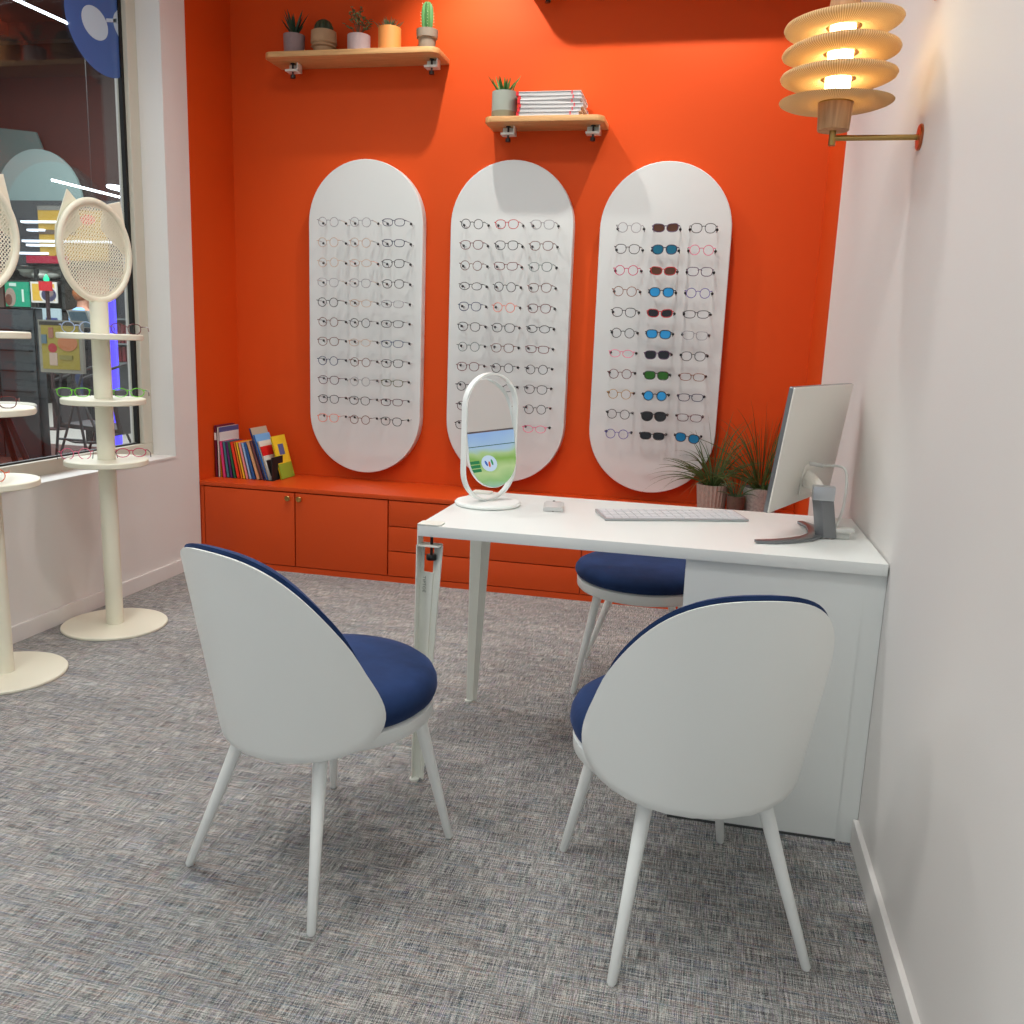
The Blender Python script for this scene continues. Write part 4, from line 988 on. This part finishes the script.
# goods rack with white wrapped goods, below the fascia
t = thing('goods_rack', 'dark rack with white wrapped goods on top below the fascia', 'shelf', (-10.6, 11.9, 0))
mb = MB()
for x in (-.62, -.05, .42): mb.box((x, 0, 0), (x+.06, .5, 2.08))
for z in (.5, 1.0, 1.45, 1.87, 2.08): mb.box((-.62, 0, z-.04), (.48, .5, z))
mb.build('rack_frame', pm('rack_dark', (.14, .15, .14), .6), t, smooth=False)
q = MB(); rq = random.Random(3)
for i in range(14): q.ball((-.52+rq.random()*.8, .12+.2*rq.random(), 1.95+.1*rq.random()), .08+.04*rq.random(), 10, 6, (1.5, 1, .6))
q = q.build('wrapped_goods', pm('wrap_white', (.74, .76, .72), .5, noise_amt=.2, nscale=8), t); q['kind'] = 'stuff'
poster('picture_poster', -11.14, -10.72, 1.47, 1.84, 11.85, (.10, .60, .46), 'green poster with a pale round picture on the dark rack, left of the yellow one',
       [(-.0, .0, .45, .75, (.62, .55, .50), 1), (.0, .05, .3, .5, (.40, .30, .26), 1), (.2, .82, .5, .95, (.75, .85, .80), 0), (.72, .2, .80, .7, (.80, .88, .82), 0)])
poster('picture_poster', -10.68, -10.23, 1.54, 1.85, 11.85, (.84, .68, .25), 'yellow and white poster with a dark round picture on the dark rack',
       [(.35, .0, 1, .85, (.82, .82, .80), 1), (.42, .06, 1, .72, (.24, .24, .36), 1), (.6, .3, .9, .7, (.50, .44, .42), 1)], border=(.85, .85, .82))
o = poster('picture_poster', -10.70, -10.18, 1.18, 1.46, 11.85, (.66, .74, .76), 'pale blue-white poster low on the dark rack, under the yellow one', [(.5, .1, .9, .5, (.20, .25, .50), 0)])
tag(MB().box((-10.16, 12.2, 0), (-8.9, 12.26, 2.06)).build('wood_partition', wood('pale_wood_panel', (.74, .60, .50), (.68, .54, .44), (14, 3, 2)), smooth=False), 'pale wooden partition wall behind the red sign post', 'partition')
t = thing('sign_post', 'dark post with a small red sign and a green lamp on top', 'sign', (-8.0, 9.0, 0))
MB().tube([(0, 0, 0), (0, 0, 1.60)], .022, 8).lathe([(.12, 0), (.12, .02), (0, .02)], 20).build('post', pm('post_brown', (.20, .12, .12), .6), t)
MB().box((-.085, -.03, 1.60), (.085, -.01, 1.705)).build('sign_plate', pm('sign_red', (.78, .12, .16), .5), t, smooth=False)
MB().lathe([(0, 0), (.028, .004), (.032, .03), (.018, .06), (0, .085)], 16, (0, 0, 1.708)).build('lamp', emis('green_lamp', (.15, .95, .65), 1.6), t)
# counter with screens
t = thing('glass_display_cabinet', 'tall dark grey display cabinet with black shelves seen through the glass at far left', 'cabinet', (-6.56, 6.8, 0))
mb = MB().box((-.42, 0, 0), (.26, .02, 1.36)).box((-.42, .0, 0), (-.40, .10, 1.36)).box((.24, 0, 0), (.26, .10, 1.36)).box((-.42, 0, 1.34), (.26, .10, 1.36)); mb.build('cabinet_body', pm('cab_grey', (.24, .27, .28), .3), t, bevel=.004)
for z in (.45, .62, .80, .98, 1.16):
    MB().box((-.12, -.05, z), (.22, 0, z+.012)).build('shelf_ledge', 'blackm', t, smooth=False)
MB().box((-.42, -.012, .0), (-.14, 0, 1.30)).build('side_panel', pm('cab_brown', (.17, .10, .10), .4), t, smooth=False)
SB = poster('sale_board', -6.015, -5.595, .825, 1.262, 6.5, (.62, .57, .24), 'yellow promotional board with red round badge standing before the deckchair',
       [(.04, .90, .96, .97, (.22, .21, .17), 0), (.22, .38, .42, .56, (.66, .20, .22), 1), (.24, .14, .42, .38, (.74, .66, .60), 0), (.45, .42, .9, .72, (.72, .46, .30), 1), (.25, .66, .36, .86, (.62, .42, .34), 0), (.08, .55, .2, .72, (.34, .45, .50), 0), (.48, .26, .78, .34, (.52, .50, .26), 0)], 'sign', border=(.55, .55, .50))
MB().tube([(-.17, .06, -.825), (-.05, .045, .0)], .012, 8).tube([(.17, .06, -.825), (.05, .045, .0)], .012, 8).tube([(-.14, .055, -.57), (.14, .055, -.57)], .010, 8).build('trestle', pm('trestle', (.20, .20, .21), .5), SB)
# folding sling chair
t = thing('folding_chair', 'grey fabric folding garden chair on the brown deck beyond the window', 'chair', (-6.17, 7.15, .02), .1)
gm_ = pm('tube_grey', (.30, .30, .30), .5); fab = pm('sling_grey', (.28, .27, .27), .85, noise_amt=.15, nscale=60)
MB().tube([(-.22, -.02, .70), (.25, -.05, .86)], .013, 8).tube([(-.22, .42, .70), (.25, .42, .86)], .013, 8).build('armrest', gm_, t)
fr = MB()
for y in (-.04, .42): fr.tube([(-.20, y, 0), (.06, y, .76)], .012, 8).tube([(.28, y, 0), (-.02, y, .70)], .012, 8)
fr.tube([(-.15, -.04, .16), (-.05, -.04, .13), (.25, -.04, .14), (.36, -.04, .22), (.34, .42, .22)], .011, 8).build('frame', gm_, t)
MB().prism([(-.30, .60), (-.27, .62), (-.18, .30), (.36, .26), (.30, .62), (.33, .62), (.42, .22), (-.22, .26)], 'y', .0, .40).build('sling', fab, t, smooth=False)
t = thing('garden_table', 'round white-topped garden table with dark crossed wooden legs beyond the window', 'table', (-6.15, 6.1, 0))
MB().lathe([(0, .50), (.31, .50), (.32, .51), (.32, .56), (.31, .57), (0, .57)], 40).build('table_top', pm('table_pale', (.76, .74, .68), .4), t)
dk = pm('dark_wood', (.14, .07, .07), .5)
for a in (0.2, 1.8, 3.4, 5.0): MB().tube([(.30*math.cos(a), .30*math.sin(a), 0), (.10*math.cos(a), .10*math.sin(a), .50)], .026, 6).build('leg', dk, t)
struct(MB().box((-9.0, 5.2, 0), (-4.4, 7.75, .02)), 'floor_3', 'deck')
t = thing('checkout_screen', 'tilted grey checkout screen behind the yellow board', 'screen', (-6.80, 8.0, 0), .0)
MB().box((-.04, .05, 0), (.04, .13, 1.25)).build('post', 'blackm', t); MB().prism([(-.15, 1.375), (.09, 1.375), (.16, 1.20), (-.08, 1.20)], 'y', 0, .04).build('casing', pm('casing', (.55, .57, .55), .5), t, smooth=False)
MB().prism([(-.125, 1.36), (.075, 1.36), (.13, 1.21), (-.065, 1.21)], 'y', -.004, -.0005).build('display', pm('disp', (.25, .34, .38), .3), t, smooth=False)
tag(MB().box((-6.475, 8.0, 0), (-6.395, 8.04, 1.50)).build('neon_strip', emis('violet_led', (.36, .32, 1.0), 1.6), smooth=False), 'vertical blue-violet light strip glowing behind the stand pole', 'light')
# shelving right of the pole
t = thing('clothes_rack', 'grey metal shelving with red goods, right of the violet light strip', 'shelf', (-7.0, 9.05, 0))
mb = MB()
for x in (-.22, .20): mb.box((x, 0, 0), (x+.03, .4, 1.75))
for z in (.35, .8, 1.02, 1.30, 1.75): mb.box((-.22, 0, z), (.23, .4, z+.02))
mb.build('rack_frame', pm('rack_grey', (.40, .43, .43), .5), t, smooth=False)
mb = MB()
for i in range(6): mb.box((-.18+i*.055, .05, .83), (-.14+i*.055, .3, 1.0)).box((-.18+i*.05, .05, 1.04), (-.15+i*.05, .3, 1.25))
x_ = mb.build('red_goods', pm('goods_red', (.45, .12, .16), .7, noise_amt=.4, nscale=15), t, smooth=False); x_['kind'] = 'stuff'
mb = MB().box((-.17, .05, 1.32), (-.02, .3, 1.6)).ball((.08, .15, 1.42), .10, 12, 8); mb.build('dark_goods', pm('goods_dark', (.15, .17, .20), .7), t)
t = thing('shop_counter', 'grey and white counter with low shelves behind the yellow board', 'counter', (-7.75, 9.6, 0))
MB().box((-.20, 0, 0), (.45, .5, 1.24)).build('counter_body', pm('counter_grey', (.42, .42, .42), .6), t, smooth=False)
for z in (.50, .72, 1.0): MB().box((-.20, -.05, z), (.45, 0, z+.03)).build('shelf_edge', pm('edge_pale', (.66, .66, .64), .5), t, smooth=False)

# person far beyond the window, by the counter
def person(label, loc, rz):
    t = thing('person', label, 'person', loc, rz)
    V = [((0, 0, .95), .13), ((0, 0, 1.15), .12), ((0, -.01, 1.36), .14), ((0, -.01, 1.47), .06), ((0, -.03, 1.60), .095), ((0, -.03, 1.68), .085),
         ((-.17, 0, 1.40), .055), ((-.22, -.02, 1.15), .042), ((-.20, -.14, .98), .035), ((.17, 0, 1.40), .055), ((.22, -.02, 1.15), .042), ((.20, -.14, .98), .035),
         ((-.09, 0, .88), .09), ((-.10, 0, .48), .062), ((-.10, .02, .07), .042), ((-.10, -.10, .035), .035), ((.09, 0, .88), .09), ((.10, 0, .48), .062), ((.10, .02, .07), .042), ((.10, -.10, .035), .035)]
    E_ = [(0, 1), (1, 2), (2, 3), (3, 4), (4, 5), (2, 6), (6, 7), (7, 8), (2, 9), (9, 10), (10, 11), (0, 12), (12, 13), (13, 14), (14, 15), (0, 16), (16, 17), (17, 18), (18, 19)]
    me = bpy.data.meshes.new('body'); me.from_pydata([v[0] for v in V], E_, []); o = bpy.data.objects.new('body', me); COL.objects.link(o); o.parent = t
    md = o.modifiers.new('skin', 'SKIN'); o.modifiers.new('sub', 'SUBSURF').levels = 1
    for i, v in enumerate(V): me.skin_vertices[0].data[i].radius = (v[1], v[1])
    me.skin_vertices[0].data[0].use_root = True
    me.materials.append(pm('skin', (.72, .52, .42), .6))
    MB().lathe([(.165, .92), (.17, 1.1), (.175, 1.34), (.12, 1.44), (.07, 1.47)], 24).build('shirt', pm('shirt_blue', (.50, .68, .86), .8), t)
    MB().lathe([(.16, .93), (.165, .86), (.06, .80)], 20).tube([(-.10, 0, .85), (-.10, 0, .08)], .085, 12).tube([(.10, 0, .85), (.10, 0, .08)], .085, 12).build('trousers', pm('trousers_navy', (.16, .20, .32), .8), t)
    MB().ball((0, .0, 1.655), .112, 16, 10, (1, 1.02, 1)).build('hair', pm('hair_ginger', (.58, .34, .18), .8, noise_amt=.3, nscale=60), t)
person('person with ginger hair and light blue shirt standing far off beyond the window', (-9.13, 11.0, 0), PI*.9)

# ------------------------------------------------------------------ lights
def area(loc, size, power, col=(1, 1, 1), rot=(0, 0, 0), sy=None, shape='RECTANGLE'):  # unseen soft fill, added below the room and hall ceilings
    l = bpy.data.lights.new('area_light', 'AREA'); l.energy = power; l.color = col; l.size = size; l.shape = shape
    if sy: l.size_y = sy
    else: l.size_y = size
    o = bpy.data.objects.new('ceiling_fill', l); COL.objects.link(o); o.location = loc; o.rotation_euler = rot
def spot(loc, tgt, power, ang, blend=.6, r=.03, col=(1, .95, .88)):
    l = bpy.data.lights.new('spot_light', 'SPOT'); l.energy = power; l.spot_size = math.radians(ang); l.spot_blend = blend; l.shadow_soft_size = r; l.color = col
    o = bpy.data.objects.new('track_spotlight', l); COL.objects.link(o); o.location = loc
    d = Vector(tgt)-Vector(loc); o.rotation_euler = d.to_track_quat('-Z', 'Y').to_euler()
spot((-1.70, 3.98, 3.24), (-1.62, 4.5, 1.9), 62, 100, .7, .02)
spot((-.64, 3.98, 3.24), (-.70, 4.5, 1.9), 62, 100, .7, .02)
for x, y, p in ((-2.35, 1.0, 34), (-.95, 1.2, 34), (-2.2, 3.0, 34), (-.95, 2.95, 30)):
    spot((x, y, 3.25), (x, y, 0), p*1.6, 150, .9, .09, (1, .98, .95))
area((-1.5, .6, 3.28), 2.2, 20, (.97, .99, 1))
area((-1.5, 2.3, 3.28), 1.8, 7, (.97, .99, 1))
area((-8, 8.5, 5.3), 4.5, 800, (.95, .98, 1))  # added to brighten the things in the hall
area((-6, 4.5, 5.3), 2.5, 220, (.95, .98, 1))
w_ = bpy.data.worlds.new('world'); S.world = w_; w_.use_nodes = True
w_.node_tree.nodes['Background'].inputs[0].default_value = (.8, .85, .9, 1); w_.node_tree.nodes['Background'].inputs[1].default_value = .84

S.view_settings.view_transform = 'Standard'; S.view_settings.look = 'None'; S.view_settings.gamma = 1; S.view_settings.use_curve_mapping = False
S.view_settings.exposure = 0.0
